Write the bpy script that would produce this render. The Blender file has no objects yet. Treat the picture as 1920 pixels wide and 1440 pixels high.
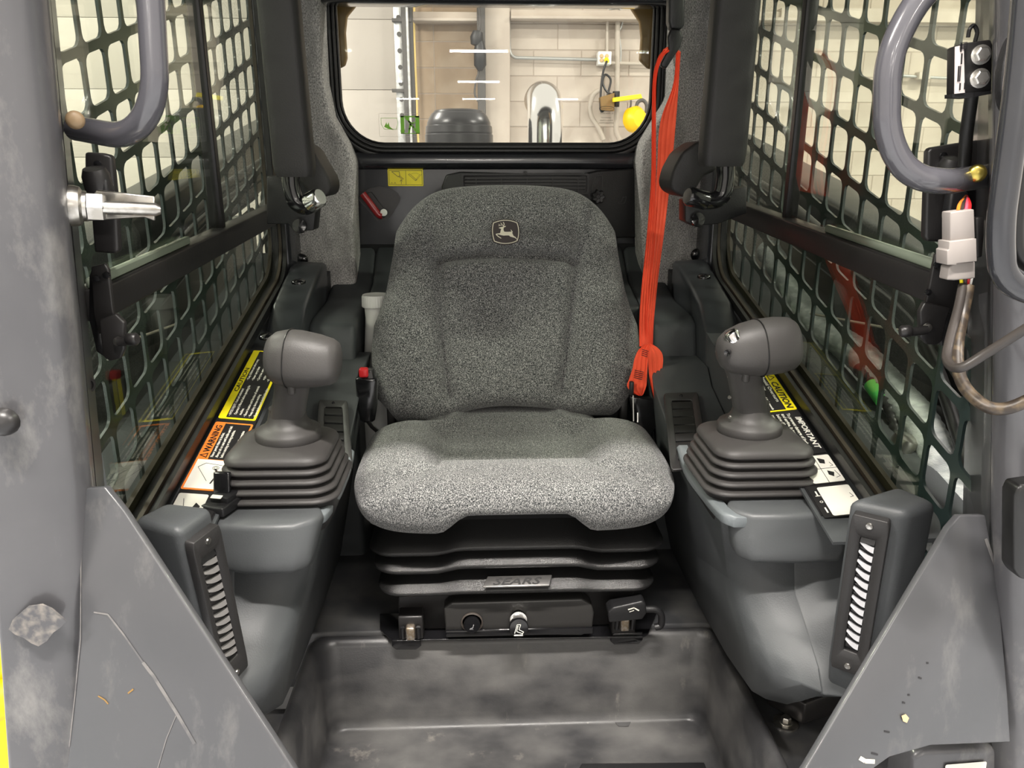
import bpy, bmesh, math, random
from mathutils import Vector, Matrix
V = Vector
R = math.radians
rnd = random.Random(7)
S = bpy.context.scene
C = S.collection

# ------------------------------------------------------------------ camera, world, light, exposure
F = 1442.0
YAW, PIT = R(2.4), R(16.2)
CAM = V((-.05, 0, 1.05)); 
FW = V((math.sin(YAW)*math.cos(PIT), math.cos(YAW)*math.cos(PIT), -math.sin(PIT)))
RT = V((math.cos(YAW), -math.sin(YAW), 0))
UP = RT.cross(FW)
cd = bpy.data.cameras.new('camera'); cam = bpy.data.objects.new('camera', cd); C.objects.link(cam)
cd.sensor_width = 36; cd.sensor_fit = 'HORIZONTAL'; cd.lens = F/1920*36; cd.clip_start = .02; cd.clip_end = 200
cam.matrix_world = Matrix(((RT.x, UP.x, -FW.x, CAM.x), (RT.y, UP.y, -FW.y, CAM.y), (RT.z, UP.z, -FW.z, CAM.z), (0, 0, 0, 1)))
S.camera = cam
w = bpy.data.worlds.new('world'); S.world = w; w.use_nodes = True
w.node_tree.nodes['Background'].inputs[0].default_value = (1.0, .93, .84, 1)
w.node_tree.nodes['Background'].inputs[1].default_value = .52
S.view_settings.view_transform = 'Standard'; S.view_settings.look = 'None'
S.view_settings.gamma = 1; S.view_settings.use_curve_mapping = False
S.view_settings.exposure = 1.1
LIGHT_W = 155.0          # watts of one shop tube fixture
LIGHT_COL = (1.0, .94, .88)

# ------------------------------------------------------------------ measuring helper
def ray(px, py):
    return RT*((px-960)/F) + UP*(-(py-720)/F) + FW
def P(px, py, X=None, Y=None, Z=None, pl=None):
    "point of the world seen at a picture position, on a plane X=, Y=, Z= or (point, normal)"
    d = ray(px, py)
    if pl: t = (pl[0]-CAM).dot(pl[1])/d.dot(pl[1])
    elif X is not None: t = (X-CAM.x)/d.x
    elif Y is not None: t = (Y-CAM.y)/d.y
    else: t = (Z-CAM.z)/d.z
    return CAM+d*t

# ------------------------------------------------------------------ materials
MATS = {}
def mat(name, col, rough=.5, metal=0, col2=None, scale=8, ramp=(.45, .6), bump=0, bscale=150, coat=0, emit=0, spec=.5, stretch=None, detail=5, sheen=0, rough2=None, sscale=None, scol=None, srange=(.62, .68)):
    if name in MATS: return MATS[name]
    m = bpy.data.materials.new(name); m.use_nodes = True; nt = m.node_tree; N = nt.nodes; L = nt.links
    b = N['Principled BSDF']
    b.inputs['Base Color'].default_value = (*col, 1); b.inputs['Roughness'].default_value = rough
    b.inputs['Metallic'].default_value = metal; b.inputs['Specular IOR Level'].default_value = spec
    b.inputs['Coat Weight'].default_value = coat; b.inputs['Coat Roughness'].default_value = .08
    if sheen: b.inputs['Sheen Weight'].default_value = sheen
    if emit:
        b.inputs['Emission Color'].default_value = (*col, 1); b.inputs['Emission Strength'].default_value = emit
    tc = N.new('ShaderNodeTexCoord'); vec = tc.outputs['Object']
    if stretch:
        mp = N.new('ShaderNodeMapping'); mp.inputs['Scale'].default_value = stretch; L.new(vec, mp.inputs[0]); vec = mp.outputs[0]
    last = None
    if col2:
        n = N.new('ShaderNodeTexNoise'); n.inputs['Scale'].default_value = scale; n.inputs['Detail'].default_value = detail
        L.new(vec, n.inputs['Vector'])
        r = N.new('ShaderNodeMapRange'); r.inputs[1].default_value = ramp[0]; r.inputs[2].default_value = ramp[1]; L.new(n.outputs[0], r.inputs[0])
        mx = N.new('ShaderNodeMix'); mx.data_type = 'RGBA'; L.new(r.outputs[0], mx.inputs[0])
        mx.inputs[6].default_value = (*col, 1); mx.inputs[7].default_value = (*col2, 1); L.new(mx.outputs[2], b.inputs['Base Color']); last = mx
        if rough2 is not None:
            rr = N.new('ShaderNodeMapRange'); rr.inputs[3].default_value = rough; rr.inputs[4].default_value = rough2
            L.new(r.outputs[0], rr.inputs[0]); L.new(rr.outputs[0], b.inputs['Roughness'])
    if scol:     # scuffs and scratches
        mp2 = N.new('ShaderNodeMapping'); mp2.inputs['Scale'].default_value = (1.0, 1.0, .45); mp2.inputs['Rotation'].default_value = (.3, .5, .2)
        L.new(tc.outputs['Object'], mp2.inputs[0])
        n2 = N.new('ShaderNodeTexNoise'); n2.inputs['Scale'].default_value = sscale or 12; n2.inputs['Detail'].default_value = 9; n2.inputs['Roughness'].default_value = .68
        L.new(mp2.outputs[0], n2.inputs['Vector'])
        r2 = N.new('ShaderNodeMapRange'); r2.inputs[1].default_value = srange[0]; r2.inputs[2].default_value = srange[1]; L.new(n2.outputs[0], r2.inputs[0])
        m2 = N.new('ShaderNodeMix'); m2.data_type = 'RGBA'; L.new(r2.outputs[0], m2.inputs[0])
        if last: L.new(last.outputs[2], m2.inputs[6])
        else: m2.inputs[6].default_value = (*col, 1)
        m2.inputs[7].default_value = (*scol, 1); L.new(m2.outputs[2], b.inputs['Base Color'])
    if bump:
        n3 = N.new('ShaderNodeTexNoise'); n3.inputs['Scale'].default_value = bscale; n3.inputs['Detail'].default_value = 2; L.new(vec, n3.inputs['Vector'])
        bp = N.new('ShaderNodeBump'); bp.inputs['Strength'].default_value = bump; bp.inputs['Distance'].default_value = .002
        L.new(n3.outputs[0], bp.inputs['Height']); L.new(bp.outputs[0], b.inputs['Normal'])
    MATS[name] = m
    return m

def glass(name, tint, f0=.035):
    m = bpy.data.materials.new(name); m.use_nodes = True; nt = m.node_tree; N = nt.nodes; L = nt.links
    N.remove(N['Principled BSDF']); out = N['Material Output']
    tr = N.new('ShaderNodeBsdfTransparent'); tr.inputs[0].default_value = (*tint, 1)
    gl = N.new('ShaderNodeBsdfGlossy'); gl.inputs['Roughness'].default_value = 0.0
    lw = N.new('ShaderNodeLayerWeight'); lw.inputs[0].default_value = .5
    p = N.new('ShaderNodeMath'); p.operation = 'POWER'; p.inputs[1].default_value = 5; L.new(lw.outputs['Facing'], p.inputs[0])
    a = N.new('ShaderNodeMath'); a.operation = 'MULTIPLY_ADD'; a.inputs[1].default_value = 1-f0; a.inputs[2].default_value = f0; a.use_clamp = True
    L.new(p.outputs[0], a.inputs[0])
    mx = N.new('ShaderNodeMixShader'); L.new(a.outputs[0], mx.inputs[0]); L.new(tr.outputs[0], mx.inputs[1]); L.new(gl.outputs[0], mx.inputs[2])
    L.new(mx.outputs[0], out.inputs[0])
    MATS[name] = m
    return m

def fabric():
    m = bpy.data.materials.new('seat_fabric'); m.use_nodes = True; nt = m.node_tree; N = nt.nodes; L = nt.links; b = N['Principled BSDF']
    b.inputs['Roughness'].default_value = .95; b.inputs['Specular IOR Level'].default_value = .15
    b.inputs['Sheen Weight'].default_value = .25
    tc = N.new('ShaderNodeTexCoord'); mp = N.new('ShaderNodeMapping'); mp.inputs['Scale'].default_value = (1.35, 1, .8); L.new(tc.outputs['Object'], mp.inputs[0])
    n = N.new('ShaderNodeTexNoise'); n.inputs['Scale'].default_value = 560; n.inputs['Detail'].default_value = 2; n.inputs['Roughness'].default_value = .6; L.new(mp.outputs[0], n.inputs['Vector'])
    r = N.new('ShaderNodeValToRGB'); e = r.color_ramp.elements
    e[0].position = .38; e[0].color = (.022, .025, .027, 1); e[1].position = .66; e[1].color = (.47, .465, .45, 1)
    mid = r.color_ramp.elements.new(.51); mid.color = (.135, .138, .137, 1)
    L.new(n.outputs[0], r.inputs[0]); L.new(r.outputs[0], b.inputs['Base Color'])
    wv = N.new('ShaderNodeTexWave'); wv.bands_direction = 'X'; wv.inputs['Scale'].default_value = 95; wv.inputs['Distortion'].default_value = 1.2; L.new(tc.outputs['Object'], wv.inputs[0])
    ad = N.new('ShaderNodeMath'); ad.operation = 'ADD'; L.new(wv.outputs['Fac'], ad.inputs[0]); L.new(n.outputs[0], ad.inputs[1])
    bp = N.new('ShaderNodeBump'); bp.inputs['Strength'].default_value = .5; bp.inputs['Distance'].default_value = .0015; L.new(ad.outputs[0], bp.inputs['Height']); L.new(bp.outputs[0], b.inputs['Normal'])
    return m

M_fab = fabric()
M_felt = mat('grey_felt', (.20, .195, .187), .98, col2=(.76, .74, .71), scale=480, ramp=(.34, .68), bump=.5, bscale=400, spec=.1, stretch=(1, 1, .55), scol=(.2, .195, .185), sscale=14, srange=(.5, .75), detail=3)
M_paint = mat('cab_paint_grey', (.058, .058, .063), .33, col2=(.080, .079, .084), scale=5, ramp=(.35, .65), coat=.35, bump=.03, bscale=60, rough2=.45, scol=(.15, .146, .142), sscale=18, srange=(.54, .72))
M_gus = mat('gusset_paint', (.044, .046, .050), .4, col2=(.058, .058, .062), scale=4, ramp=(.35, .65), coat=.2, scol=(.10, .098, .097), sscale=22, srange=(.56, .74))
M_paint_dk = mat('cab_paint_dark', (.022, .023, .027), .22, coat=.6, col2=(.03, .031, .035), scale=6)
M_paint_in = mat('inner_post_paint', (.036, .035, .037), .35, coat=.2, col2=(.046, .044, .046), scale=5)
M_handle = mat('handle_enamel', (.075, .074, .084), .22, coat=.8)
M_cons = mat('console_plastic', (.056, .0605, .064), .50, col2=(.063, .068, .071), scale=10, bump=.12, bscale=500)
M_shelf = mat('shelf_plastic', (.045, .050, .053), .5, bump=.12, bscale=500)
M_tray = mat('tray_plastic_light', (.17, .19, .20), .42, bump=.1, bscale=500)
M_tub = mat('footwell_plastic', (.036, .036, .038), .36, col2=(.125, .122, .118), scale=6.5, ramp=(.40, .70), bump=.1, bscale=300, rough2=.6, scol=(.22, .205, .185), sscale=14, srange=(.60, .78), stretch=(1, 1.5, 1.5))
M_floor = mat('floor_steel_dark', (.04, .041, .044), .4, col2=(.085, .083, .08), scale=14, ramp=(.45, .75))
M_blk = mat('black_plastic', (.012, .012, .013), .42, bump=.15, bscale=500)
M_blkg = mat('black_gloss', (.008, .008, .009), .14, coat=.5)
M_blkm = mat('black_steel', (.016, .015, .015), .38, bump=.05)
M_pad = mat('vinyl_pad', (.019, .018, .018), .55, bump=.25, bscale=400)
M_rub = mat('rubber_seal', (.008, .008, .008), .35)
M_joy = mat('joystick_rubber', (.058, .055, .053), .5, bump=.12, bscale=700)
M_boot = mat('boot_rubber', (.044, .041, .040), .52, bump=.08, bscale=500)
M_susp = mat('suspension_vinyl', (.011, .011, .011), .30, bump=.35, bscale=900, spec=.6)
M_bez = mat('vent_bezel_plastic', (.027, .026, .026), .45, bump=.1, bscale=500)
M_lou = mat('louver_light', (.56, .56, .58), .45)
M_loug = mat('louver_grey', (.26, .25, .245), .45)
M_belt = mat('belt_webbing', (.92, .095, .035), .75, col2=(.80, .07, .025), scale=3, bump=.3, bscale=900)
M_red = mat('red_plastic', (.65, .02, .025), .35)
M_reddk = mat('red_lever', (.30, .006, .01), .25, coat=.5)
M_white = mat('white_plastic', (.78, .78, .74), .4)
M_chrome = mat('chrome', (.80, .79, .77), .13, metal=1)
M_steel = mat('zinc_steel', (.60, .585, .55), .3, metal=1, col2=(.42, .40, .36), scale=60)
M_rust = mat('rusty_pin', (.35, .28, .2), .4, metal=.8, col2=(.5, .45, .4), scale=200)
M_gold = mat('yellow_zinc', (.62, .50, .12), .28, metal=1)
M_tan = mat('tan_cap', (.52, .36, .19), .5)
M_yel = mat('decal_yellow', (.92, .78, .01), .4)
M_or = mat('decal_orange', (.85, .23, .03), .4)
M_dblk = mat('decal_black', (.012, .011, .012), .4)
M_dwht = mat('decal_white', (.78, .76, .68), .45)
M_dgrn = bpy.data.materials.new('decal_green'); M_dgrn.use_nodes = True
_n = M_dgrn.node_tree.nodes; _l = M_dgrn.node_tree.links; _t = _n.new('ShaderNodeBsdfTranslucent'); _t.inputs[0].default_value = (.42, .72, .16, 1)
_n['Principled BSDF'].inputs['Base Color'].default_value = (.40, .68, .16, 1); _m = _n.new('ShaderNodeMixShader'); _m.inputs[0].default_value = .6
_l.new(_n['Principled BSDF'].outputs[0], _m.inputs[1]); _l.new(_t.outputs[0], _m.inputs[2]); _l.new(_m.outputs[0], _n['Material Output'].inputs[0])
M_cream = mat('emblem_cream', (.74, .70, .56), .5)
M_embl = mat('emblem_brown', (.045, .035, .034), .5)
M_badge = mat('badge_metal', (.42, .41, .40), .28, metal=.9)
M_block = mat('block_paint', (.42, .36, .30), .75, col2=(.47, .41, .345), scale=3, bump=.2, bscale=90)
M_blockt = mat('block_tan', (.30, .22, .145), .75, col2=(.35, .27, .19), scale=4, bump=.2, bscale=90)
M_mort = mat('mortar', (.33, .28, .23), .9)
M_door = mat('door_panel_paint', (.43, .39, .345), .5)
M_galv = mat('galvanized', (.48, .48, .47), .4, metal=.5, col2=(.6, .6, .58), scale=30)
M_drk = mat('dark_track_steel', (.07, .065, .06), .6)
M_cond = mat('conduit_paint', (.42, .37, .31), .5)
M_condg = mat('conduit_grey', (.36, .36, .34), .4, metal=.5)
M_cfloor = mat('concrete_floor', (.36, .38, .41), .45, col2=(.44, .46, .49), scale=1.2)
M_mach = mat('machine_dark', (.038, .042, .04), .5, col2=(.06, .064, .06), scale=7)
M_arm = mat('loader_arm_paint', (.03, .032, .032), .32, col2=(.05, .05, .048), scale=9)
M_screen = mat('guard_screen_paint', (.022, .035, .034), .28, coat=.4)
M_hose = mat('hose_sleeve', (.34, .36, .36), .75, col2=(.48, .50, .49), scale=30, bump=.6, bscale=300, stretch=(1, 1, 4))
M_rhose = mat('rubber_hose', (.02, .02, .02), .4)
M_grn = mat('green_sleeve', (.10, .62, .12), .45)
M_myel = mat('machine_yellow', (.86, .52, .0), .4)
M_conn = mat('connector_grey', (.27, .245, .23), .5)
M_wire = mat('cable_sheath', (.035, .030, .027), .38)
M_wir2 = mat('braided_loom', (.030, .022, .016), .4, col2=(.085, .062, .038), scale=120)
M_brn = mat('corner_guard_brown', (.20, .115, .03), .5)
M_alum = mat('track_edge_brown', (.05, .040, .028), .35, metal=.4)
M_glow = mat('tube_glow', (1.0, .97, .86), .5, emit=22)
M_glass = glass('side_glass', (.885, .925, .86), .035)
M_glassr = glass('rear_glass', (.97, .985, .965), .03)

# ------------------------------------------------------------------ mesh builder
class B:
    def __init__(s): s.bm = bmesh.new(); s.mi = 0
    def f(s, vs):
        try:
            fc = s.bm.faces.new(vs); fc.material_index = s.mi; return fc
        except ValueError: return None
    def v(s, p): return s.bm.verts.new(p)
    def poly(s, pts): return s.f([s.v(p) for p in pts])
    def prism(s, pts, ext):
        ext = V(ext); a = [s.v(p) for p in pts]; b = [s.v(V(p)+ext) for p in pts]; n = len(a)
        s.f(a[::-1]); s.f(b)
        for i in range(n): s.f([a[i], a[(i+1) % n], b[(i+1) % n], b[i]])
        return s
    def loft(s, rings, cap=True, loop=False, closed=True):
        vr = [[s.v(p) for p in r] for r in rings]; n = len(vr[0]); m = len(vr)
        for i in range(m if loop else m-1):
            a, b = vr[i], vr[(i+1) % m]
            for j in range(n if closed else n-1): s.f([a[j], a[(j+1) % n], b[(j+1) % n], b[j]])
        if cap and not loop: s.f(vr[0][::-1]); s.f(vr[-1])
        return s
    def box(s, c, d, rot=None):
        c = V(c); h = [x/2 for x in d]; vs = []
        for z in (-1, 1):
            for x, y in ((-1, -1), (1, -1), (1, 1), (-1, 1)):
                p = V((x*h[0], y*h[1], z*h[2]))
                if rot is not None: p = rot @ p
                vs.append(s.v(c+p))
        for q in ((3, 2, 1, 0), (4, 5, 6, 7), (0, 1, 5, 4), (1, 2, 6, 5), (2, 3, 7, 6), (3, 0, 4, 7)): s.f([vs[i] for i in q])
        return s
    def b2(s, x0, x1, y0, y1, z0, z1): return s.box(((x0+x1)/2, (y0+y1)/2, (z0+z1)/2), (abs(x1-x0), abs(y1-y0), abs(z1-z0)))
    def tube(s, pts, r, n=14, cap=True, flat=None):
        pts = [V(p) for p in pts]; m = len(pts); rings = []; t0 = (pts[1]-pts[0]).normalized()
        ref = V((0, 0, 1)) if abs(t0.z) < .9 else V((1, 0, 0))
        nx = t0.cross(ref).normalized()
        for i, p in enumerate(pts):
            t = (pts[min(i+1, m-1)]-pts[max(i-1, 0)]).normalized()
            nx = (nx-t*nx.dot(t)).normalized(); ny = t.cross(nx)
            rr = r[i] if isinstance(r, (list, tuple)) else r
            rings.append([p+(nx*math.cos(a)*(flat or 1)+ny*math.sin(a))*rr for a in [2*math.pi*k/n for k in range(n)]])
        return s.loft(rings, cap)
    def lathe(s, prof, o, ax=(0, 0, 1), n=28):
        o = V(o); ax = V(ax).normalized(); ref = V((0, 0, 1)) if abs(ax.z) < .9 else V((1, 0, 0))
        x = ax.cross(ref).normalized(); y = ax.cross(x)
        rings = [[o+ax*h+(x*math.cos(a)+y*math.sin(a))*max(r, 1e-5) for a in [2*math.pi*k/n for k in range(n)]] for r, h in prof]
        return s.loft(rings, True)
    def grid(s, fn, nu, nv):
        g = [[s.v(fn(i/nu, j/nv)) for j in range(nv+1)] for i in range(nu+1)]
        for i in range(nu):
            for j in range(nv): s.f([g[i][j], g[i+1][j], g[i+1][j+1], g[i][j+1]])
        return s
    def bevel(s, off, seg=3, ang=28):
        bm = s.bm; bmesh.ops.recalc_face_normals(bm, faces=bm.faces)
        ed = [e for e in bm.edges if len(e.link_faces) == 2 and e.calc_face_angle(0) > R(ang)]
        if ed: bmesh.ops.bevel(bm, geom=ed, offset=off, segments=seg, profile=.5, affect='EDGES', clamp_overlap=True)
        return s
    def weld(s, d=1e-5): bmesh.ops.remove_doubles(s.bm, verts=s.bm.verts, dist=d); return s

WO = {}
def root(name, label, cat, loc, group=None):
    o = bpy.data.objects.new(name, None); C.objects.link(o); o.empty_display_size = .05; o.location = loc; WO[o.name] = V(loc)
    o['label'] = label; o['category'] = cat
    if group: o['group'] = group
    return o
def obj(name, b, m, parent=None, label=None, cat=None, group=None, kind=None, ang=45, sub=0, recalc=True):
    bm = b.bm
    if recalc: bmesh.ops.recalc_face_normals(bm, faces=bm.faces)
    me = bpy.data.meshes.new(name)
    xs = [v.co.copy() for v in bm.verts]
    lo = V((min(p.x for p in xs), min(p.y for p in xs), min(p.z for p in xs))); hi = V((max(p.x for p in xs), max(p.y for p in xs), max(p.z for p in xs)))
    o0 = V(((lo.x+hi.x)/2, (lo.y+hi.y)/2, lo.z))
    bmesh.ops.translate(bm, verts=bm.verts, vec=-o0)
    bm.to_mesh(me); bm.free()
    for p in me.polygons: p.use_smooth = True
    me.set_sharp_from_angle(angle=R(ang))
    for x in (m if isinstance(m, (list, tuple)) else [m]): me.materials.append(x)
    o = bpy.data.objects.new(name, me); C.objects.link(o); WO[o.name] = o0
    if parent is not None: o.parent = parent; o.location = o0-WO[parent.name]
    else: o.location = o0
    if label: o['label'] = label
    if cat: o['category'] = cat
    if group: o['group'] = group
    if kind: o['kind'] = kind
    if sub:
        md = o.modifiers.new('sub', 'SUBSURF'); md.levels = sub; md.render_levels = sub
    return o
def struct(name, b, m, parent=None, **k): return obj(name, b, m, parent, kind='structure' if parent is None else None, **k)

def rrect(w, h, r, n=6):
    r = min(r, w/2, h/2); out = []
    for cx, cy, a0 in ((w/2-r, h/2-r, 0), (-w/2+r, h/2-r, 90), (-w/2+r, -h/2+r, 180), (w/2-r, -h/2+r, 270)):
        for k in range(n+1):
            a = R(a0+90*k/n); out.append((cx+r*math.cos(a), cy+r*math.sin(a)))
    return out
def fillet(pts, r, n=6, fk=.49):
    pts = [V(p) for p in pts]; out = [pts[0]]
    for i in range(1, len(pts)-1):
        a, b, c = pts[i-1], pts[i], pts[i+1]; d0 = (a-b); d1 = (c-b); rr = min(r, d0.length*fk, d1.length*fk)
        p0 = b+d0.normalized()*rr; p1 = b+d1.normalized()*rr
        for k in range(n+1):
            t = k/n; q0 = p0.lerp(b, .58); q1 = p1.lerp(b, .58); out.append(p0*(1-t)**3+q0*(3*t*(1-t)**2)+q1*(3*t*t*(1-t))+p1*t**3)
    out.append(pts[-1]); return out
def spline(pts, n=8):
    pts = [V(p) for p in pts]; q = [pts[0]*2-pts[1]]+pts+[pts[-1]*2-pts[-2]]; out = []
    for i in range(1, len(q)-2):
        a, b, c, d = q[i-1:i+3]
        for k in range(n):
            t = k/n; out.append(.5*((2*b)+(c-a)*t+(2*a-5*b+4*c-d)*t*t+(3*b-a-3*c+d)*t**3))
    out.append(pts[-1]); return out
def ringplate(b, fr, outer, inner, d0, d1):
    "plate with a hole: OUTER and INNER are equally long 2-D loops on frame FR, between depths d0 and d1"
    b.loft([[fr.at(x, y, d1) for x, y in outer], [fr.at(x, y, d1) for x, y in inner], [fr.at(x, y, d0) for x, y in inner], [fr.at(x, y, d0) for x, y in outer]], loop=True)
    return b
def lerp(a, b, t): return a+(b-a)*t
def interp(x, tab):
    if x <= tab[0][0]: return tab[0][1]
    for (a, b), (c, d) in zip(tab, tab[1:]):
        if x <= c:
            t = (x-a)/(c-a); return b+(d-b)*t
    return tab[-1][1]
def sm(x): x = max(0., min(1., x)); return x*x*(3-2*x)

class Fr:
    "a flat frame in space: origin, right, up; normal = right x up"
    def __init__(s, O, Rv, Uv):
        s.O = V(O); s.R = V(Rv).normalized(); s.N = s.R.cross(V(Uv)).normalized(); s.U = s.N.cross(s.R)
    def at(s, x, y, n=0): return s.O+s.R*x+s.U*y+s.N*n
    def rect(s, b, x0, x1, y0, y1, n, r=0, d=.0003):
        w, h = x1-x0, y1-y0; cx, cy = (x0+x1)/2, (y0+y1)/2
        pts = [(cx+x, cy+y) for x, y in rrect(w, h, r, 4)] if r else [(x0, y0), (x1, y0), (x1, y1), (x0, y1)]
        b.prism([s.at(x, y, n-d) for x, y in pts], s.N*d)
    def stroke(s, b, pts, w, n, d=.0003):
        for (x0, y0), (x1, y1) in zip(pts, pts[1:]):
            dx, dy = x1-x0, y1-y0; l = math.hypot(dx, dy) or 1; ux, uy = dx/l, dy/l; px, py = -uy*w/2, ux*w/2; e = w*.3
            b.prism([s.at(x0-ux*e+px, y0-uy*e+py, n), s.at(x0-ux*e-px, y0-uy*e-py, n), s.at(x1+ux*e-px, y1+uy*e-py, n), s.at(x1+ux*e+px, y1+uy*e+py, n)], s.N*d)
    def poly(s, b, pts, n, d=.0003): b.prism([s.at(x, y, n) for x, y in pts], s.N*d)
    def text(s, b, txt, x, y, h, n, bold=0.0, shear=0, space=1.0, w=None):
        cu = bpy.data.curves.new('t', 'FONT'); cu.body = txt; cu.size = h/.72; cu.offset = bold; cu.shear = shear; cu.space_character = space; cu.resolution_u = 2; cu.space_line = .95
        ob = bpy.data.objects.new('t', cu); C.objects.link(ob)
        dg = bpy.context.evaluated_depsgraph_get(); me = bpy.data.meshes.new_from_object(ob.evaluated_get(dg))
        k = 1
        if w and len(me.vertices):
            mx = max(v.co.x for v in me.vertices); k = w/mx if mx > 0 else 1
        vs = [b.v(s.at(x+v.co.x*k, y+v.co.y, n)) for v in me.vertices]
        for p in me.polygons: b.f([vs[i] for i in p.vertices])
        C.objects.unlink(ob); bpy.data.objects.remove(ob); bpy.data.meshes.remove(me); bpy.data.curves.remove(cu)

YF = lambda Y, cx=0, cz=0: Fr((cx, Y, cz), (1, 0, 0), (0, 0, 1))      # frame facing the camera

# ================================================================== SHOP SHELL
BW = 6.9
FZ = -.62
struct('floor', B().b2(-9, 9, -44, 8, FZ-.1, FZ), M_cfloor)
wall = struct('wall_back', B().b2(-9, 9, BW-.019, BW+.3, FZ, 5.2), M_mort)
# painted masonry blocks, each a piece of its own
CH, CL = .2015, .4
zb = P(960, 185-42, Y=BW).z
z_top = zb+CH*4; rows = int((z_top-.2)/CH)
def brickmesh(m, w_, h_, nm):
    b = B(); b.box((0, 0, 0), (w_-.005, .045, h_-.006)); b.bevel(.004, 1)
    me = bpy.data.meshes.new(nm); bmesh.ops.recalc_face_normals(b.bm, faces=b.bm.faces); b.bm.to_mesh(me); b.bm.free(); me.materials.append(m); return me
bm_a = brickmesh(M_block, CL, CH, 'brick'); bm_b = brickmesh(M_blockt, CL, CH, 'brick_tan')
bm_h = brickmesh(M_block, CL/2, CH, 'brick_half'); bm_i = brickmesh(M_block, CL, CH/3*1.0, 'brick_low')
def brick(me, x, z, y=BW):
    o = bpy.data.objects.new('brick', me); C.objects.link(o); o.parent = wall; o.location = V((x, y, z))-WO[wall.name]
xp0, xp1 = P(905, 130, Y=BW).x, P(955, 130, Y=BW).x
xt0 = P(778, 130, Y=BW).x
for r_ in range(-1, rows):
    z = z_top-(r_+.5)*CH
    off = .2 if r_ % 2 else 0
    x = xp1+CL/2-off
    while x < 5.4:
        brick(bm_a, x, z+0, BW+rnd.uniform(-.002, .002)); x += CL
    x = xp0-CL/2
    for k in range(2 if z > 0 else 0):
        brick(bm_b, x-k*CL, z+.06, BW+.0)
# pillar between the bays, horizontal beams
b = B(); b.b2(xp0-.0, xp1, BW-.16, BW-.05, FZ, 5.0); b.bevel(.01, 2); obj('pilaster', b, M_block, label='painted masonry pilaster on the shop wall behind the rear window', cat='pilaster')
for x0, x1, y0, y1, lb in ((775, 903, 24, 40, 'steel beam over the tan block bay'), (957, 1215, 20, 37, 'steel beam above the conduit and outlet box')):
    a = P(x0, y0, Y=BW-.1); c = P(x1, y1, Y=BW-.1); x1_ = c.x+(1.6 if x1 > 1000 else 0)
    b = B(); b.b2(a.x, x1_, BW-.16, BW-.04, c.z, a.z); b.b2(a.x, x1_, BW-.2, BW-.03, c.z-.015, c.z+.01); b.bevel(.004, 1)
    obj('wall_beam', b, M_block, label='cream painted '+lb, cat='beam', group='beams on the shop wall')
# sectional garage door and its track
gd = root('garage_door', 'pale sectional overhead door filling the wall beyond the buckle side', 'garage door', (P(700, 100, Y=6.75).x, 6.75, FZ))
xd1 = P(742, 130, Y=6.75).x
seams = [P(700, y, Y=6.75).z for y in (37, 169)]; hh = seams[0]-seams[1]
z = seams[0]+2*hh
while z > FZ+.05:
    z0 = max(z-hh, FZ); b = B(); b.b2(-7.5, xd1, 6.73, 6.78, z0+.0015, z-.0015); b.bevel(.002, 2); obj('door_panel', b, M_door, gd); z -= hh
tr = root('door_track', 'perforated galvanized door track beside the dark rail', 'track', (P(752, 100, Y=6.6).x, 6.6, FZ))
a, c = P(741, 100, Y=6.62), P(756, 100, Y=6.62)
b = B(); b.b2(a.x, c.x, 6.58, 6.62, FZ, 4.2); b.bevel(.003, 1); obj('angle_plate', b, M_galv, tr)
b = B()
for k in range(26): b.lathe([(.018, 0), (.018, .006)], (a.x+.04, 6.578, .8+k*.12), (0, -1, 0), 10)
obj('perforation', b, M_drk, tr, kind='stuff')
a, c = P(757, 100, Y=6.6), P(776, 100, Y=6.6); b = B()
b.b2(a.x, a.x+.03, 6.52, 6.6, FZ, 4.2); b.b2(a.x+.05, c.x, 6.56, 6.62, FZ, 4.2); obj('rail', b, M_drk, tr)
b = B(); b.tube([(a.x+.04, 6.53, FZ), (a.x+.04, 6.53, 4.2)], .012, 8); obj('cable', b, M_galv, tr)
for yy in (38, 170):
    q = P(740, yy, Y=6.56); b = B(); b.b2(q.x-.02, q.x+.13, 6.54, 6.58, q.z-.012, q.z+.012); obj('roller_bracket', b, M_drk, tr)
q = P(778, 130, Y=6.7)
b = B(); b.tube(spline([(q.x+rnd.uniform(-.010, .010), 6.84, z) for z in [FZ, 0, .4, .7, .9, 1.1, 1.3, 1.6, 2, 2.4, 2.8]], 4), .009, 6)
obj('foam_bead', b, mat('foam_cream', (.80, .60, .22), .7), label='yellow expanding foam bead down the edge of the tan blocks', cat='sealant')
q = P(903, 100, Y=6.6)
b = B(); b.b2(q.x-.035, q.x+.03, 6.66, 6.72, FZ, 4.2); b.bevel(.004, 1); obj('steel_strut', b, M_drk, label='dark vertical steel strut beside the masonry pilaster', cat='strut')
cw = root('hanging_tool', 'black air tool hanging on a curled cable by the strut', 'tool', tuple(P(896, 80, Y=6.6)))
b = B(); b.tube(spline([P(x, y, Y=6.58) for x, y in ((897, 10), (900, 40), (897, 62), (895, 75))]), .012, 8); obj('cord', b, M_drk, cw); b = B(); b.tube(spline([P(x, y, Y=6.58) for x, y in ((901, 115), (898, 135), (893, 150), (890, 175), (896, 190))]), .008, 8); obj('cord', b, M_drk, cw)
b = B(); b.lathe([(.0, -.06), (.04, -.05), (.055, 0), (.04, .05), (0, .06)], P(894, 72, Y=6.56), (.2, 0, 1), 14); b.lathe([(.02, -.12), (.05, -.08), (.05, .03), (.025, .12)], P(900, 102, Y=6.56), (0, 0, 1), 14); obj('body', b, M_blk, cw)
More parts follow.
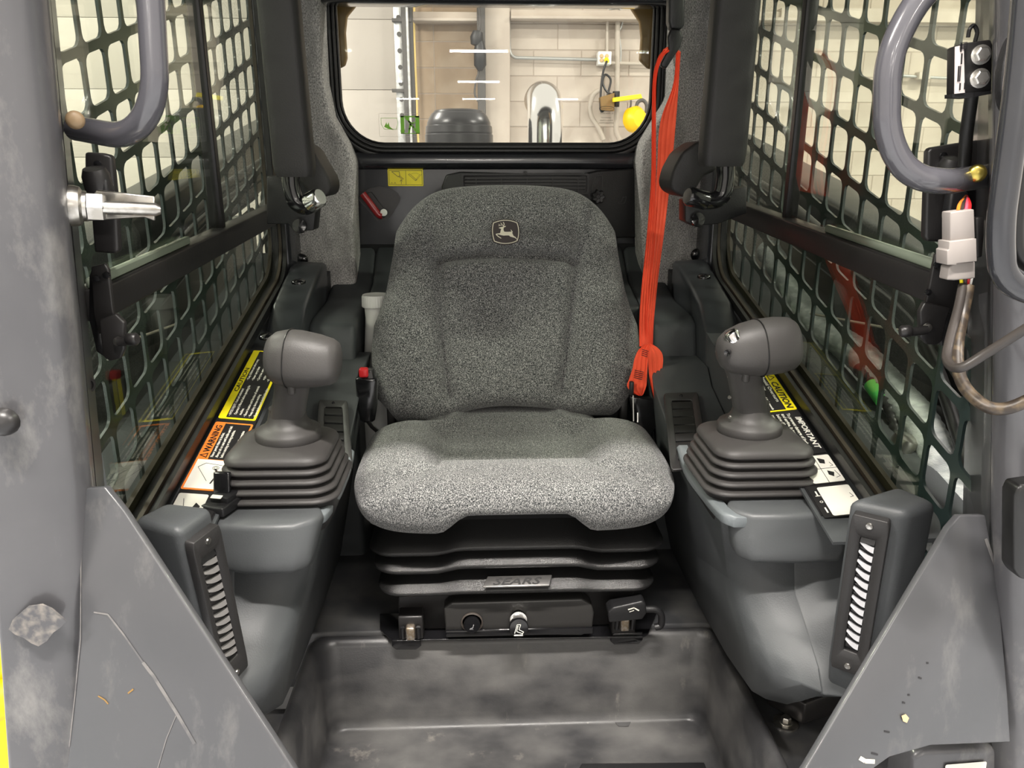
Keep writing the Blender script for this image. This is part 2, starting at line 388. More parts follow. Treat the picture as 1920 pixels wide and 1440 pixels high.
# conduits
def pipe(name, px, r, m, label, Y=6.82, sp=False, cat='conduit', fr=.1, group=None):
    pts = [P(x, y, Y=Y) for x, y in px]; pts = spline(pts) if sp else fillet(pts, fr)
    b = B(); b.tube(pts, r, 10); return obj(name, b, m, label=label, cat=cat, group=group)
pipe('bent_conduit', [(954, -40), (954, 80), (957, 108), (1122, 112)], .014, M_condg, 'grey conduit bending round to run into the outlet box', fr=.22)
pipe('riser_conduit', [(1141, -20), (1138, 60), (1138, 97)], .012, M_cond, 'short thin cream conduit rising from the outlet box')
pipe('water_pipe', [(1158, 34), (1157, 170), (1155, 248), (1162, 262)], .022, M_cond, 'thick cream vertical pipe beside the yellow swing arm', fr=.05)
pipe('cross_conduit', [(1145, 118), (1215, 120), (1290, 121)], .014, M_cond, 'cream conduit leaving the outlet box sideways')
pipe('thin_cable', [(1141, 18), (1160, 16), (1168, 30), (1165, 50), (1161, 62), (1164, 95), (1163, 120)], .008, M_condg, 'thin looping cable hung beside the thick pipe', sp=True, cat='cable')
pipe('white_hose', [(1126, 168), (1112, 178), (1106, 200), (1110, 220), (1122, 240), (1132, 262)], .02, M_cond, 'cream hose curving down below the outlet box', sp=True, cat='hose')
ob = root('outlet_box', 'white square outlet box with a yellow plug and black cord', 'outlet box', tuple(P(1132, 122, Y=6.8)))
a, c = P(1121, 97, Y=6.78), P(1145, 122, Y=6.78)
b = B(); b.b2(a.x, c.x, 6.75, 6.86, c.z, a.z); b.bevel(.006, 2); obj('box', b, M_white, ob)
for x, y in ((1128, 105), (1138, 105), (1128, 113)): b = B(); b.lathe([(.017, 0), (.014, .006)], P(x, y, Y=6.748), (0, -1, 0), 12); obj('socket', b, M_tan, ob)
b = B(); b.lathe([(.02, 0), (.018, .04), (.01, .06)], P(1137, 112, Y=6.748), (0, -1, -.4), 12); obj('plug', b, M_yel, ob)
b = B(); b.tube(spline([P(x, y, Y=6.68) for x, y in ((1138, 114), (1131, 135), (1127, 165), (1126, 205), (1133, 205), (1140, 175), (1145, 150), (1135, 140), (1130, 155), (1138, 172), (1150, 178))], 8), .009, 8); obj('cord', b, M_rhose, ob)
sa = root('swing_arm', 'yellow swing arm bracket clamped on the thick pipe', 'bracket', tuple(P(1150, 185, Y=6.6)))
b = B(); b.prism([P(x, y, Y=6.62) for x, y in ((1126, 182), (1152, 174), (1152, 208), (1128, 206))], (0, .1, 0)); obj('hanger_plate', b, M_brn, sa)
b = B(); b.prism([P(x, y, Y=6.55) for x, y in ((1150, 183), (1202, 176), (1205, 184), (1150, 191))], (0, .06, 0)); b.bevel(.004, 1); obj('arm', b, M_yel, sa)
b = B(); b.lathe([(.03, -.06), (.03, .06)], P(1155, 186, Y=6.7), (0, 0, 1), 12); obj('clamp', b, M_blkm, sa)
b = B(); b.tube(spline([P(x, y, Y=6.5) for x, y in ((1183, 188), (1182, 200), (1176, 210), (1172, 217))]), .008, 6); obj('hook_cord', b, M_drk, sa)
cr = root('cord_reel', 'round yellow cord reel hanging under the swing arm', 'reel', tuple(P(1190, 240, Y=6.5)))
b = B(); b.lathe([(.0, -.07), (.07, -.065), (.1, -.03), (.1, .03), (.07, .065), (0, .07)], P(1190, 224, Y=6.5), (.5, -.8, .1), 24); obj('housing', b, M_myel, cr)
b = B(); b.tube(spline([P(x, y, Y=6.5) for x, y in ((1192, 205), (1196, 192), (1205, 188), (1212, 196), (1212, 212))]), .014, 8); obj('bail', b, M_drk, cr)
# small conduit box seen through the belt side glass
pipe('far_conduit', [(1690, 142), (1760, 146), (1870, 150)], .012, M_condg, 'thin grey conduit on the blocks beyond the belt side glass')
b = B(); q = P(1732, 142, Y=6.8); b.b2(q.x-.05, q.x+.05, 6.78, 6.86, q.z-.03, q.z+.03); b.bevel(.004, 1); obj('junction_box', b, M_cond, label='small cream junction box on the wall beyond the belt side glass', cat='box')
for yy in (20, 28):
    pass
b = B(); a, c = P(1440, 26, Y=6.7), P(1600, 26, Y=6.7); b.b2(xp1+2.2, 5.4, 6.72, 6.86, a.z-.05, a.z+.05); obj('wall_beam', b, M_block, label='cream painted steel beam seen through the belt side glass', cat='beam', group='beams on the shop wall')
b = B(); q = P(1800, 200, Y=6.5)
for k in range(3): b.tube([(q.x+.1+k*.09, 6.5, 0), (q.x+.3+k*.09, 6.5, 2.9)], .018, 8)
obj('pipe_riser', b, M_galv, label='slanting bare pipes rising beyond the belt side glass', cat='pipe', kind='stuff')

# shop tube lights: rows that also mirror in the rear window
n_ = 0
for iy, Y in enumerate((3.6, -.9, -12.3, -22.0, -31.7, -41.4)):
    for X in (-4.2, 0, 5.2):
        if X == 0 and iy == 0: continue
        fx = root('tube_light', 'long white fluorescent shop light hanging over the machine', 'light', (X, Y, 4.32), group='shop ceiling lights')
        b = B(); b.b2(X-.92, X+.92, Y-.10, Y+.10, 4.36, 4.42); b.bevel(.01, 1); obj('housing', b, M_white, fx)
        for s in (-1, 1):
            b = B(); b.tube([(X-.9, Y+s*.05, 4.335), (X+.9, Y+s*.05, 4.335)], .018, 8); obj('tube', b, M_glow, fx)
        ld = bpy.data.lights.new('tube_light_lamp', 'AREA'); ld.shape = 'RECTANGLE'; ld.size = 1.8; ld.size_y = .16
        ld.energy = LIGHT_W*(1.35 if iy == 1 else 1.2 if iy == 0 else .8); ld.color = LIGHT_COL
        lo = bpy.data.objects.new('lamp', ld); C.objects.link(lo); lo.parent = fx; lo.location = (0, 0, -.02)
        n_ += 1

# ================================================================== CAB SHELL
YB = 1.95
wcx = -.0045; wl, wr = -.374, .365; wz0, wz1 = 1.088, 1.56
fr = Fr((wcx, YB, (wz0+wz1)/2), (1, 0, 0), (0, 0, 1))
Ww, Wh = wr-wl, wz1-wz0
outer = []
inn = rrect(Ww+.05, Wh+.05, .125, 10)
def toouter(p, hx, z0, z1):
    x, y = p; cz = (wz0+wz1)/2; k = min(hx/abs(x) if abs(x) > 1e-6 else 9e9, ((z1-cz) if y > 0 else (cz-z0))/abs(y) if abs(y) > 1e-6 else 9e9); return (x*k, y*k)
outer = [toouter(p, .49, .1, 1.66) for p in inn]
b = B(); ringplate(b, fr, outer, inn, 0, .03 if 0 else -.04)
# fix the corners the projection cuts off
wb = struct('wall_rear', b, M_paint_dk)
b = B(); b.b2(-.50, -.40, YB-.002, YB+.04, .1, 1.7); b.b2(.40, .50, YB-.002, YB+.04, .1, 1.7); b.b2(-.5, .5, YB+.0, YB+.04, .05, .6); b.bevel(.004, 1)
struct('trim_1', b, M_paint_dk)
# rubber seal with grooves
sl = root('window_seal', 'black grooved rubber gasket running round the rear window', 'gasket', (wcx, YB, wz0), None)
for k, (e0, e1, d) in enumerate(((.066, .040, .012), (.040, .022, .020), (.022, .004, .014), (.004, -.008, .006))):
    b = B(); ringplate(b, fr, rrect(Ww+e0, Wh+e0, .10+e0/2, 10), rrect(Ww+e1, Wh+e1, .10+e1/2, 10), -.006, d); b.bevel(.003, 2, 60); obj('seal_lip', b, M_rub, sl)
b = B(); b.prism([fr.at(x, y, -.012) for x, y in rrect(Ww+.01, Wh+.01, .105, 10)], (0, .005, 0)); struct('window_1', b, M_glassr)
# glossy pressed ridge under the rear window
b = B(); zc = P(930, 304, Y=YB-.02).z
prof = [(0, .028), (-.012, .022), (-.018, .010), (-.018, -.004), (-.010, -.014), (0, -.018)]
b.loft([[V((x, YB+.001+y, zc+z)) for y, z in prof] for x in (-.355, -.33, .33, .355)], True); b.bevel(.002, 2)
obj('pressed_ridge', b, M_paint_dk, wb)
# header and roof
b = B(); zt = P(930, 12, Y=1.90).z; b.b2(-.47, .47, 1.86, 1.93, zt, zt+.05); b.bevel(.012, 3); b2_ = b
struct('trim_2', b, M_paint_dk)
b = B(); b.b2(-.62, .62, .66, 2.02, 1.60, 1.66); b.bevel(.015, 2); struct('ceiling', b, M_blk)
# tan brown corner guards outside the glass
for px in (((640, -60), (690, -60), (668, 8), (650, 30), (647, 60), (650, 108), (646, 122), (638, 126), (620, 126), (620, -60)),
           ((1224, -60), (1172, -60), (1182, 12), (1200, 40), (1203, 70), (1200, 112), (1216, 128), (1244, 130), (1244, -60))):
    b = B(); b.prism([P(x, y, Y=1.99) for x, y in px], (0, .02, 0)); b.bevel(.004, 2)
    obj('corner_guard', b, M_brn, label='brown painted corner guard outside the rear window, '+('buckle side' if px[0][0] < 900 else 'belt side'), cat='bracket', group='rear window corner guards')
# rear shelf behind the seat
b = B()
prof = [(1.955, .845), (1.90, .80), (1.86, .770), (1.75, .742), (1.60, .735), (1.565, .725), (1.545, .665), (1.53, .2), (1.955, .2)]
b.loft([[V((x, y, z)) for y, z in prof] for x in (-.405, -.308)], True); b.bevel(.012, 3)
struct('trim_3', b, M_shelf)
b = B(); b.loft([[V((x, y, z)) for y, z in prof] for x in (.312, .405)], True); b.bevel(.012, 3)
struct('trim_8', b, M_shelf)
b = B(); prof = [(1.955, .845), (1.90, .80), (1.86, .770), (1.75, .745), (1.70, .735), (1.69, .2), (1.955, .2)]
b.loft([[V((x, y, z)) for y, z in prof] for x in (-.309, .313)], True); b.bevel(.010, 3)
struct('trim_9', b, M_shelf)
# cab floor pieces
b = B(); b.b2(-.56, .58, 1.243, 1.96, .10, .217); b.bevel(.004, 2); struct('trim_4', b, M_floor)
b = B(); b.b2(.392, .62, .55, 1.243, .12, .17); b.b2(-.62, -.382, .55, 1.31, -.35, .0); struct('trim_5', b, M_floor)
# footwell tub
tub = root('footwell_tub', 'worn black moulded footwell tub in front of the seat', 'footwell', (.01, .95, 0))
b = B()
def rr(x0, x1, y0, y1, z, r): return [V(((x0+x1)/2+x, (y0+y1)/2+y, z)) for x, y in rrect(x1-x0, y1-y0, r, 6)]
b.loft([rr(-.378, .398, .45, 1.258, .02, .03), rr(-.374, .394, .45, 1.252, .185, .03), rr(-.370, .390, .455, 1.247, .203, .028), rr(-.362, .382, .463, 1.240, .210, .026),
        rr(-.352, .374, .472, 1.232, .208, .03), rr(-.343, .366, .480, 1.224, .196, .03), rr(-.337, .362, .488, 1.214, .05, .03), rr(-.333, .358, .492, 1.211, .034, .028), rr(-.325, .350, .50, 1.203, .030, .02), rr(-.2, .2, .6, 1.0, .030, .02)])
obj('basin', b, M_tub, tub, ang=60)
b = B(); b.prism([P(x, y, Z=.0312) for x, y in ((1150, 1352), (1165, 1343), (1185, 1350), (1178, 1362), (1160, 1362))], (0, 0, .0006)); obj('wet_spot', b, mat('water_spot', (.09, .09, .09), .1), tub)
b = B(); b.prism([P(x, y, Z=.034) for x, y in ((1090, 1436), (1320, 1434), (1330, 1460), (1080, 1460))], (0, 0, .006)); b.bevel(.002, 2); obj('pedal_pad', b, M_blk, tub)

# side walls, windows, screens
SL = .253
def zs(Y, z0=.618): return z0+(Y-.927)*SL
for s in (-1, 1):
    side = 'buckle' if s < 0 else 'belt'
    nm = 'left' if s < 0 else 'right'
    # sill body under the glass
    b = B()
    prof = [(.885, zs(.885)-.03), (1.96, zs(1.80)-.03+.02), (1.96, .26), (1.07, .26), (1.07, zs(1.07)-.042), (.885, zs(.885)-.038)]
    b.loft([[V((s*x, y, z+(0 if i > 1 else (0 if x > .45 else -.004)))) for i, (y, z) in enumerate(prof)] for x in (.405, .62)], True)
    struct('wall_'+nm, b, M_cons if s < 0 else M_cons)
    # frame behind the window: upper and rear
    b = B(); b.b2(s*.47, s*.512, 1.745, 1.97, .5, 1.66); b.b2(s*.47, s*.60, .66, 1.8, 1.55, 1.66); b.bevel(.01, 2)
    struct('trim_%d' % (6+(s > 0)), b, M_paint_dk)
    # bottom track
    tk = root('window_track', 'black rubber and alloy bottom track of the %s side window' % side, 'track', (s*.48, 1.3, zs(1.3)), None)
    Y0, Y1 = .885, 1.73
    for k, (xa, xb, h, m) in enumerate(((.474, .482, .004, M_rub), (.484, .490, .008, M_alum), (.492, .503, .002, M_rub), (.505, .512, .012, M_alum))):
        b = B(); pts = [V((0, Y, zs(Y)+dz)) for Y, dz in ((Y0, -.02), (Y1-.05, -.02), (Y1+.01, .02), (Y1+.02, .35 if k < 3 else .1))]
        pp = fillet([V((0, Y0, zs(Y0)-.01)), V((0, Y1, zs(Y1)-.01)), V((0, Y1+.004, 1.55))], .07, 8)
        b.loft([[V((s*xa, p.y+(0 if i < 3 else 0), p.z-.012)), V((s*xb, p.y, p.z-.012)), V((s*xb, p.y-.0+(-h*.3), p.z+h)), V((s*xa, p.y+(-h*.3), p.z+h))] for i, p in enumerate(pp)], True)
        obj('rail', b, m, tk)
    # glass panes
    b = B(); b.prism([V((s*.500, y, z)) for y, z in ((.88, zs(.88)-.01), (1.735, zs(1.735)-.01), (1.735, .955), (.88, .897))], (s*.004, 0, 0))
    win = struct('window_%d' % (2+(s > 0)), b, M_glass)
    b = B(); b.prism([V((s*.496, y, z)) for y, z in ((.88, .897), (1.40, .93), (1.40, 1.56), (.88, 1.56))], (s*.004, 0, 0)); obj('sliding_pane', b, M_glass, win)
    b = B(); b.prism([V((s*.504, y, z)) for y, z in ((1.37, .93), (1.735, .955), (1.735, 1.56), (1.37, 1.56))], (s*.004, 0, 0)); obj('fixed_pane', b, M_glass, win)
    # dividing post and mid rail
    b = B(); q0 = P(371 if s < 0 else 1514, 0, X=s*.495); b.b2(s*.490, s*.512, q0.y-.009, q0.y+.009, .93, 1.56); b.bevel(.002, 1); obj('divider', b, M_blkm, win)
    b = B(); r0 = P(215 if s < 0 else 1735, 560, X=s*.49) if s < 0 else P(1735, 540, X=.49); r1 = P(510, 400, X=-.49) if s < 0 else P(1375, 390, X=.49)
    if s < 0: r0 = P(215, 545, X=-.49); r1 = P(512, 399, X=-.49)
    else: r0 = P(1737, 525, X=.49); r1 = P(1373, 388, X=.49)
    g = (r1.z-r0.z)/(r1.y-r0.y); za = lambda Y: r0.z+g*(Y-r0.y)
    hh2 = .022
    b.loft([[V((s*.478, Y, za(Y)-hh2)), V((s*.510, Y, za(Y)-hh2)), V((s*.510, Y, za(Y)+hh2*.7)), V((s*.478, Y, za(Y)+hh2*.7))] for Y in (.88, 1.74)], True); b.bevel(.003, 2)
    obj('mid_rail', b, M_blkm, win)
    b = B(); b.loft([[V((s*.484, Y, za(Y)+hh2*.7)), V((s*.493, Y, za(Y)+hh2*.7)), V((s*.493, Y, za(Y)+hh2*.7+.012)), V((s*.484, Y, za(Y)+hh2*.7+.012))] for Y in (.88, 1.19)], True); b.bevel(.002, 1)
    obj('glass_edge', b, mat('glass_edge', (.20, .235, .18), .25), win)
    # guard screen: steel sheet with sheared cells
    b = B(); xs_ = s*.535; du = .0645; dv = .0745; slope = .295
    anc = P(212, 191, X=xs_) if s < 0 else P(1605, 146, X=xs_); ys0 = anc.y
    nrow0 = -9
    for i in range(-12, 17):
        ya = ys0+i*du; yb_ = ya+du
        if yb_ < .80 or ya > 1.80: continue
        for j in range(-4, 18):
            zc0 = anc.z+(j-12)*dv+slope*(ya-anc.y)
            if zc0 < zs(ya)-.16 or zc0 > 1.60: continue
            cy, cz = (ya+yb_)/2, zc0+dv/2+slope*du/2
            inn_ = [(x, y) for x, y in rrect(du-.0085, dv-.0125, .012, 3)]
            out_ = []
            for x, y in inn_:
                k = min((du/2)/abs(x) if abs(x) > 1e-9 else 9e9, (dv/2)/abs(y) if abs(y) > 1e-9 else 9e9); out_.append((x*k, y*k))
            cor = {0: None}
            def tp(p, dx): return V((xs_+dx, cy+p[0], cz+p[1]+slope*p[0]))
            # push corner samples to the true corner so neighbours meet
            for c_ in range(4):
                m_ = c_*4+1; sx = 1 if c_ in (0, 3) else -1; sy = 1 if c_ in (0, 1) else -1
                out_[m_] = (sx*du/2, sy*dv/2); out_[m_+1] = (sx*du/2, sy*dv/2)
            t = s*.004
            b.loft([[tp(p, 0) for p in out_], [tp(p, 0) for p in inn_], [tp(p, t) for p in inn_], [tp(p, t) for p in out_]], cap=False)
    b.weld(1e-5)
    obj('guard_screen', b, M_screen, label='dark steel guard screen with slanted cells outside the %s side glass' % side, cat='screen', ang=30)

# felt pillar covers
for s, pts, side in ((-1, ((553, -60), (596, -60), (600, 60), (605, 150), (618, 215), (648, 268), (661, 300), (662, 400), (666, 500), (667, 572), (640, 597), (612, 596), (609, 560), (604, 512), (536, 504), (520, 380), (520, 300)), 'buckle'),
                     (1, ((1345, -60), (1272, -60), (1262, 180), (1228, 236), (1208, 268), (1202, 300), (1203, 440), (1206, 500), (1224, 572), (1232, 584), (1256, 584), (1264, 570), (1268, 500), (1345, 495), (1375, 400), (1375, 300)), 'belt')):
    f_ = root('felt_cover', 'grey felt pillar cover behind the %s side of the seat' % side, 'trim cover', (s*.42, 1.85, .7))
    b = B(); b.prism([P(x, y, Y=1.845) for x, y in pts], (0, .10, 0)); b.bevel(.012, 3, 20); obj('felt_panel', b, M_felt, f_, ang=60)
    q = P(565, 488, Y=1.84) if s < 0 else P(1307, 478, Y=1.84)
    b = B(); b.lathe([(.0155, 0), (.0155, .003), (.013, .006), (.006, .0075), (0, .0075)], q+V((0, .002, 0)), (0, -1, 0), 24); obj('push_plug', b, M_blkg, f_)
# rear panel: ventilation cover with grille, knob
hv = root('ventilation_cover', 'flat black ventilation cover with slotted grille behind the seat', 'panel', tuple(P(1000, 400, Y=1.93)))
b = B(); b.prism([P(x, y, Y=1.925) for x, y in ((840, 470), (828, 350), (836, 328), (862, 322), (1085, 328), (1120, 320), (1198, 315), (1201, 445), (1150, 446), (1145, 470))], (0, .03, 0)); b.bevel(.004, 2); obj('cover_plate', b, M_blk, hv)
f_ = Fr(P(985, 345, Y=1.922), (1, 0, 0), (0, 0, 1))
b = B(); ringplate(b, f_, rrect(.31, .05, .006, 3), rrect(.30, .04, .004, 3), -.002, .003); obj('grille_frame', b, M_blk, hv)
for k in range(4):
    b = B(); zc = .012-.008*k; b.prism([f_.at(-.146, zc, .001), f_.at(.146, zc, .001), f_.at(.146, zc+.0035, .001), f_.at(-.146, zc+.0035, .001)], f_.N*.003); obj('slat', b, M_bez, hv)
b = B()
for k in range(5): b.prism([f_.at(x+(-.12+.0617*k), y, .002) for x, y in ((0, -.02), (.002, -.02), (.002, .016), (0, .016))], f_.N*.003)
obj('grille_ribs', b, M_bez, hv)
q = P(1122, 369, Y=1.90); b = B()
star = [V((q.x+math.cos(a)*(.0155+.0022*math.cos(7*a)), 0, q.z+math.sin(a)*(.0155+.0022*math.cos(7*a)))) for a in [2*math.pi*k/56 for k in range(56)]]
b.loft([[V((q.x+(p.x-q.x)*k, y, q.z+(p.z-q.z)*k)) for p in star] for k, y in ((.8, 1.924), (1, 1.915), (1, 1.905), (.85, 1.898), (.35, 1.899), (.3, 1.902))]); obj('knob', b, M_blk, hv, ang=30)
b = B(); f2 = Fr(P(1120, 345, Y=1.922), (1, 0, 0), (0, 0, 1)); f2.stroke(b, [(-.012, -.03), (-.012, .0), (-.004, .018), (.012, .020), (.012, -.03)], .0012, .002); obj('knob_recess', b, M_bez, hv)
f3 = Fr(P(1168, 375, Y=1.922), (1, 0, 0), (0, 0, 1)); b = B(); f3.stroke(b, [(-.012, -.006), (-.004, -.004), (.0, .008)], .0016, .002); f3.stroke(b, [(0, .006), (.008, .008), (.006, -.003), (.002, -.008)], .0016, .002); f3.stroke(b, [(-.012, -.009), (.0, -.009)], .0012, .002); obj('moulded_symbol', b, M_bez, hv)
b = B(); f4 = Fr(P(986, 329, Y=1.922), (1, 0, 0), (0, 0, 1)); f4.rect(b, -.003, .003, 0, .010, .003); f4.rect(b, -.005, .005, .003, .004, .004); obj('tab', b, M_bez, hv)
# lever recess with red lever
lr = root('window_release_lever', 'small dark red lever in a fan-shaped recess below the yellow decal', 'lever', tuple(P(710, 385, Y=1.93)))
fan = ((671, 373), (680, 361), (695, 352), (712, 349), (730, 352), (745, 361), (752, 371), (750, 378), (735, 404), (724, 413), (708, 414))
cxy = (710, 382)
b = B(); o_ = [P(cxy[0]+(x-cxy[0])*1.05, cxy[1]+(y-cxy[1])*1.05, Y=1.9485) for x, y in fan]; i_ = [P(x, y, Y=1.9485) for x, y in fan]
b.loft([o_, [p+V((0, -.003, 0)) for p in o_], [p+V((0, -.003, 0)) for p in i_], i_], loop=True); obj('recess_rim', b, M_paint_dk, lr)
b = B(); b.prism([P(x, y, Y=1.9488) for x, y in fan], (0, .0005, 0)); obj('recess_plate', b, mat('recess_paint', (.035, .032, .033), .3), lr)
b = B(); b.prism([P(x, y, Y=1.945) for x, y in ((688, 362), (697, 360), (725, 398), (721, 408), (705, 404))], (0, -.004, 0)); b.bevel(.001, 1); obj('lever_plate', b, M_blkm, lr)
b = B(); b.tube(spline([P(x, y, Y=1.928) for x, y in ((680, 363), (690, 376), (701, 391), (711, 403), (717, 404))]), .0085, 14); obj('lever', b, M_reddk, lr)
b = B(); b.lathe([(.0085, 0), (.0085, .006), (.004, .008), (0, .008)], P(719, 399, Y=1.93), (.3, -1, .2), 18); obj('end_cap', b, M_white, lr)
# yellow pictogram decal
def decal(name, label, fr, w, h, base, r=.002, group=None):
    t = root(name, label, 'decal', tuple(fr.O), group); b = B(); fr.rect(b, 0, w, 0, h, .0008, r, .0006); obj('backing', b, base, t); return t
a = P(728, 349, Y=1.948); c = P(793, 317, Y=1.948); f_ = Fr(a, (1, 0, 0), (0, 0, 1)); w_, h_ = c.x-a.x, c.z-a.z
t = decal('pictogram_decal', 'yellow two-panel bucket and arm pictogram decal on the rear wall', f_, w_, h_, M_yel)
b = B(); lw_ = .0007; n0 = .0009
f_.stroke(b, [(.003, .003), (w_-.003, .003), (w_-.003, h_-.003), (.003, h_-.003), (.003, .003)], lw_, n0); f_.stroke(b, [(w_*.51, .003), (w_*.51, h_-.003)], lw_, n0)
f_.stroke(b, [(.010, h_*.85), (.028, h_*.85), (.029, h_*.6), (.025, h_*.55), (.010, h_*.85)], .0010, n0); f_.stroke(b, [(.029, h_*.6), (.038, h_*.42)], .0008, n0); f_.stroke(b, [(.027, h_*.55), (.036, h_*.38)], .0008, n0)
f_.stroke(b, [(.032, h_*.12), (.032, h_*.36)], .0008, n0); f_.stroke(b, [(.029, h_*.28), (.032, h_*.38), (.035, h_*.28)], .0008, n0)
f_.stroke(b, [(.050, h_*.68), (.067, h_*.32), (.070, h_*.36), (.053, h_*.72), (.050, h_*.68)], .0007, n0); f_.stroke(b, [(.069, h_*.35), (.082, h_*.7)], .0005, n0); f_.stroke(b, [(.066, h_*.32), (.078, h_*.7)], .0005, n0)
f_.stroke(b, [(.056, h_*.7), (.062, h_*.76), (.070, h_*.76), (.075, h_*.7)], .0004, n0)
for x in (.006, .014): f_.stroke(b, [(x, .005), (x+.003, .009), (x+.005, .005)], .0005, n0)
obj('pictograms', b, M_dblk, t)
# green exit decal and text on the glass
g_ = Fr(P(712, 256, Y=1.955), (1, 0, 0), (0, 0, 1)); c = P(786, 213, Y=1.955); w_, h_ = c.x-g_.O.x, c.z-g_.O.z
t = root('exit_decal', 'translucent emergency exit decal with green running figure on the rear glass', 'decal', tuple(g_.O))
b = B(); x0, x1, y0, y1 = w_*.53, w_, h_*.12, h_*.9
g_.rect(b, x0, x0+w_*.09, y0, y1, .0006); g_.rect(b, x1-w_*.10, x1, y0, y1, .0006); g_.rect(b, x0, x1, y0, y0+h_*.03, .0006); g_.rect(b, x0, x1, y1-h_*.06, y1, .0006)
U_ = h_
g_.stroke(b, [(x0+w_*.2, y0+.02*U_), (x0+w_*.22, y0+.22*U_), (x0+w_*.25, y0+.42*U_), (x0+w_*.20, y0+.58*U_)], .0045, .0006); g_.stroke(b, [(x0+w_*.25, y0+.4*U_), (x0+w_*.31, y0+.3*U_), (x0+w_*.36, y0+.14*U_)], .004, .0006); g_.stroke(b, [(x0+w_*.20, y0+.55*U_), (x0+w_*.30, y0+.44*U_), (x0+w_*.34, y0+.5*U_)], .003, .0006)
g_.poly(b, [(x0+w_*.17+.005*math.cos(a), y0+.68*U_+.005*math.sin(a)) for a in [2*math.pi*k/12 for k in range(12)]], .0006)
g_.stroke(b, [(w_*.05, h_*.80), (w_*.44, h_*.80), (w_*.47, h_*.6), (w_*.42, h_*.32), (w_*.12, h_*.32), (w_*.05, h_*.55), (w_*.05, h_*.80)], .0009, .0006)
g_.poly(b, [(w_*.12, h_*.42), (w_*.18, h_*.62), (w_*.20, h_*.5), (w_*.24, h_*.62), (w_*.25, h_*.45), (w_*.36, h_*.28), (w_*.22, h_*.34)], .0006)
obj('green_print', b, M_dgrn, t)
b = B(); g_.stroke(b, [(0, 0), (w_*1.0, 0), (w_*1.0, h_), (0, h_), (0, 0)], .0005, .0004); obj('film_edge', b, mat('film_edge', (.55, .52, .45), .4), t)
g_ = Fr(P(1122, 235, Y=1.955), (1, 0, 0), (0, 0, 1))
t = root('glass_stamp', 'small black maker stamp printed on the rear glass corner', 'marking', tuple(g_.O)); b = B()
el = [(.019+.018*math.cos(a), .038+.0055*math.sin(a)) for a in [2*math.pi*k/20 for k in range(21)]]; g_.stroke(b, el, .0010, .0004)
g_.text(b, 'independent', .006, .0365, .0035, .0005, w=.026); g_.text(b, 'GLASS ROPS 25', .003, .026, .0035, .0005, w=.032)
g_.text(b, 'TOUGHENED', .006, .016, .003, .0005, w=.024); g_.text(b, 'SAFETY GLASS', .003, .010, .003, .0005, w=.032); g_.text(b, 'SAFETY UNLIMITED', .001, .004, .003, .0005, w=.036)
obj('print', b, M_dblk, t)

# things outside the rear window
b = B(); q0, q1 = P(795, 262, Y=2.45), P(925, 262, Y=2.45); cx = (q0.x+q1.x)/2; rr_ = (q1.x-q0.x)/2; zt = P(860, 203, Y=2.45).z
t = root('pre_cleaner', 'black ribbed dome cap standing outside behind the rear window', 'air intake', (cx, 2.5, .9))
b.lathe([(rr_*.98, 1.0-zt), (rr_*1.0, -.10), (rr_*1.0, -.075), (rr_*.97, -.072), (rr_*.985, -.068), (rr_*.97, -.05), (rr_*.93, -.047), (rr_*.93, -.040), (rr_*.86, -.024), (rr_*.78, -.012), (rr_*.74, -.010), (rr_*.70, -.004), (rr_*.5, 0), (0, .001)], (cx, 2.5, zt), (0, 0, 1), 48)
obj('dome', b, mat('dome_black', (.03, .03, .033), .3), t, ang=25)
b = B(); q0, q1 = P(989, 250, Y=2.4), P(1055, 250, Y=2.4); rr_ = (q1.x-q0.x)/2; cx = (q0.x+q1.x)/2; zt = P(1020, 152, Y=2.35).z
t = root('exhaust_pipe', 'chrome exhaust stack with curved top outside the rear window', 'exhaust', (cx, 2.4, .9))
b.tube([V((cx, 2.40, 1.0)), V((cx, 2.40, zt-.16)), V((cx, 2.40, zt-.12)), V((cx, 2.408, zt-.085)), V((cx, 2.43, zt-.058)), V((cx, 2.465, zt-.042)), V((cx, 2.51, zt-.036)), V((cx, 2.58, zt-.036))], rr_, 40, cap=True)
obj('stack', b, M_chrome, t, ang=60)
b = B(); b.b2(-.62, .62, 2.05, 3.0, .3, 1.0); b.bevel(.04, 3); obj('engine_hood', b, M_mach, label='dark engine hood behind the cab', cat='hood')

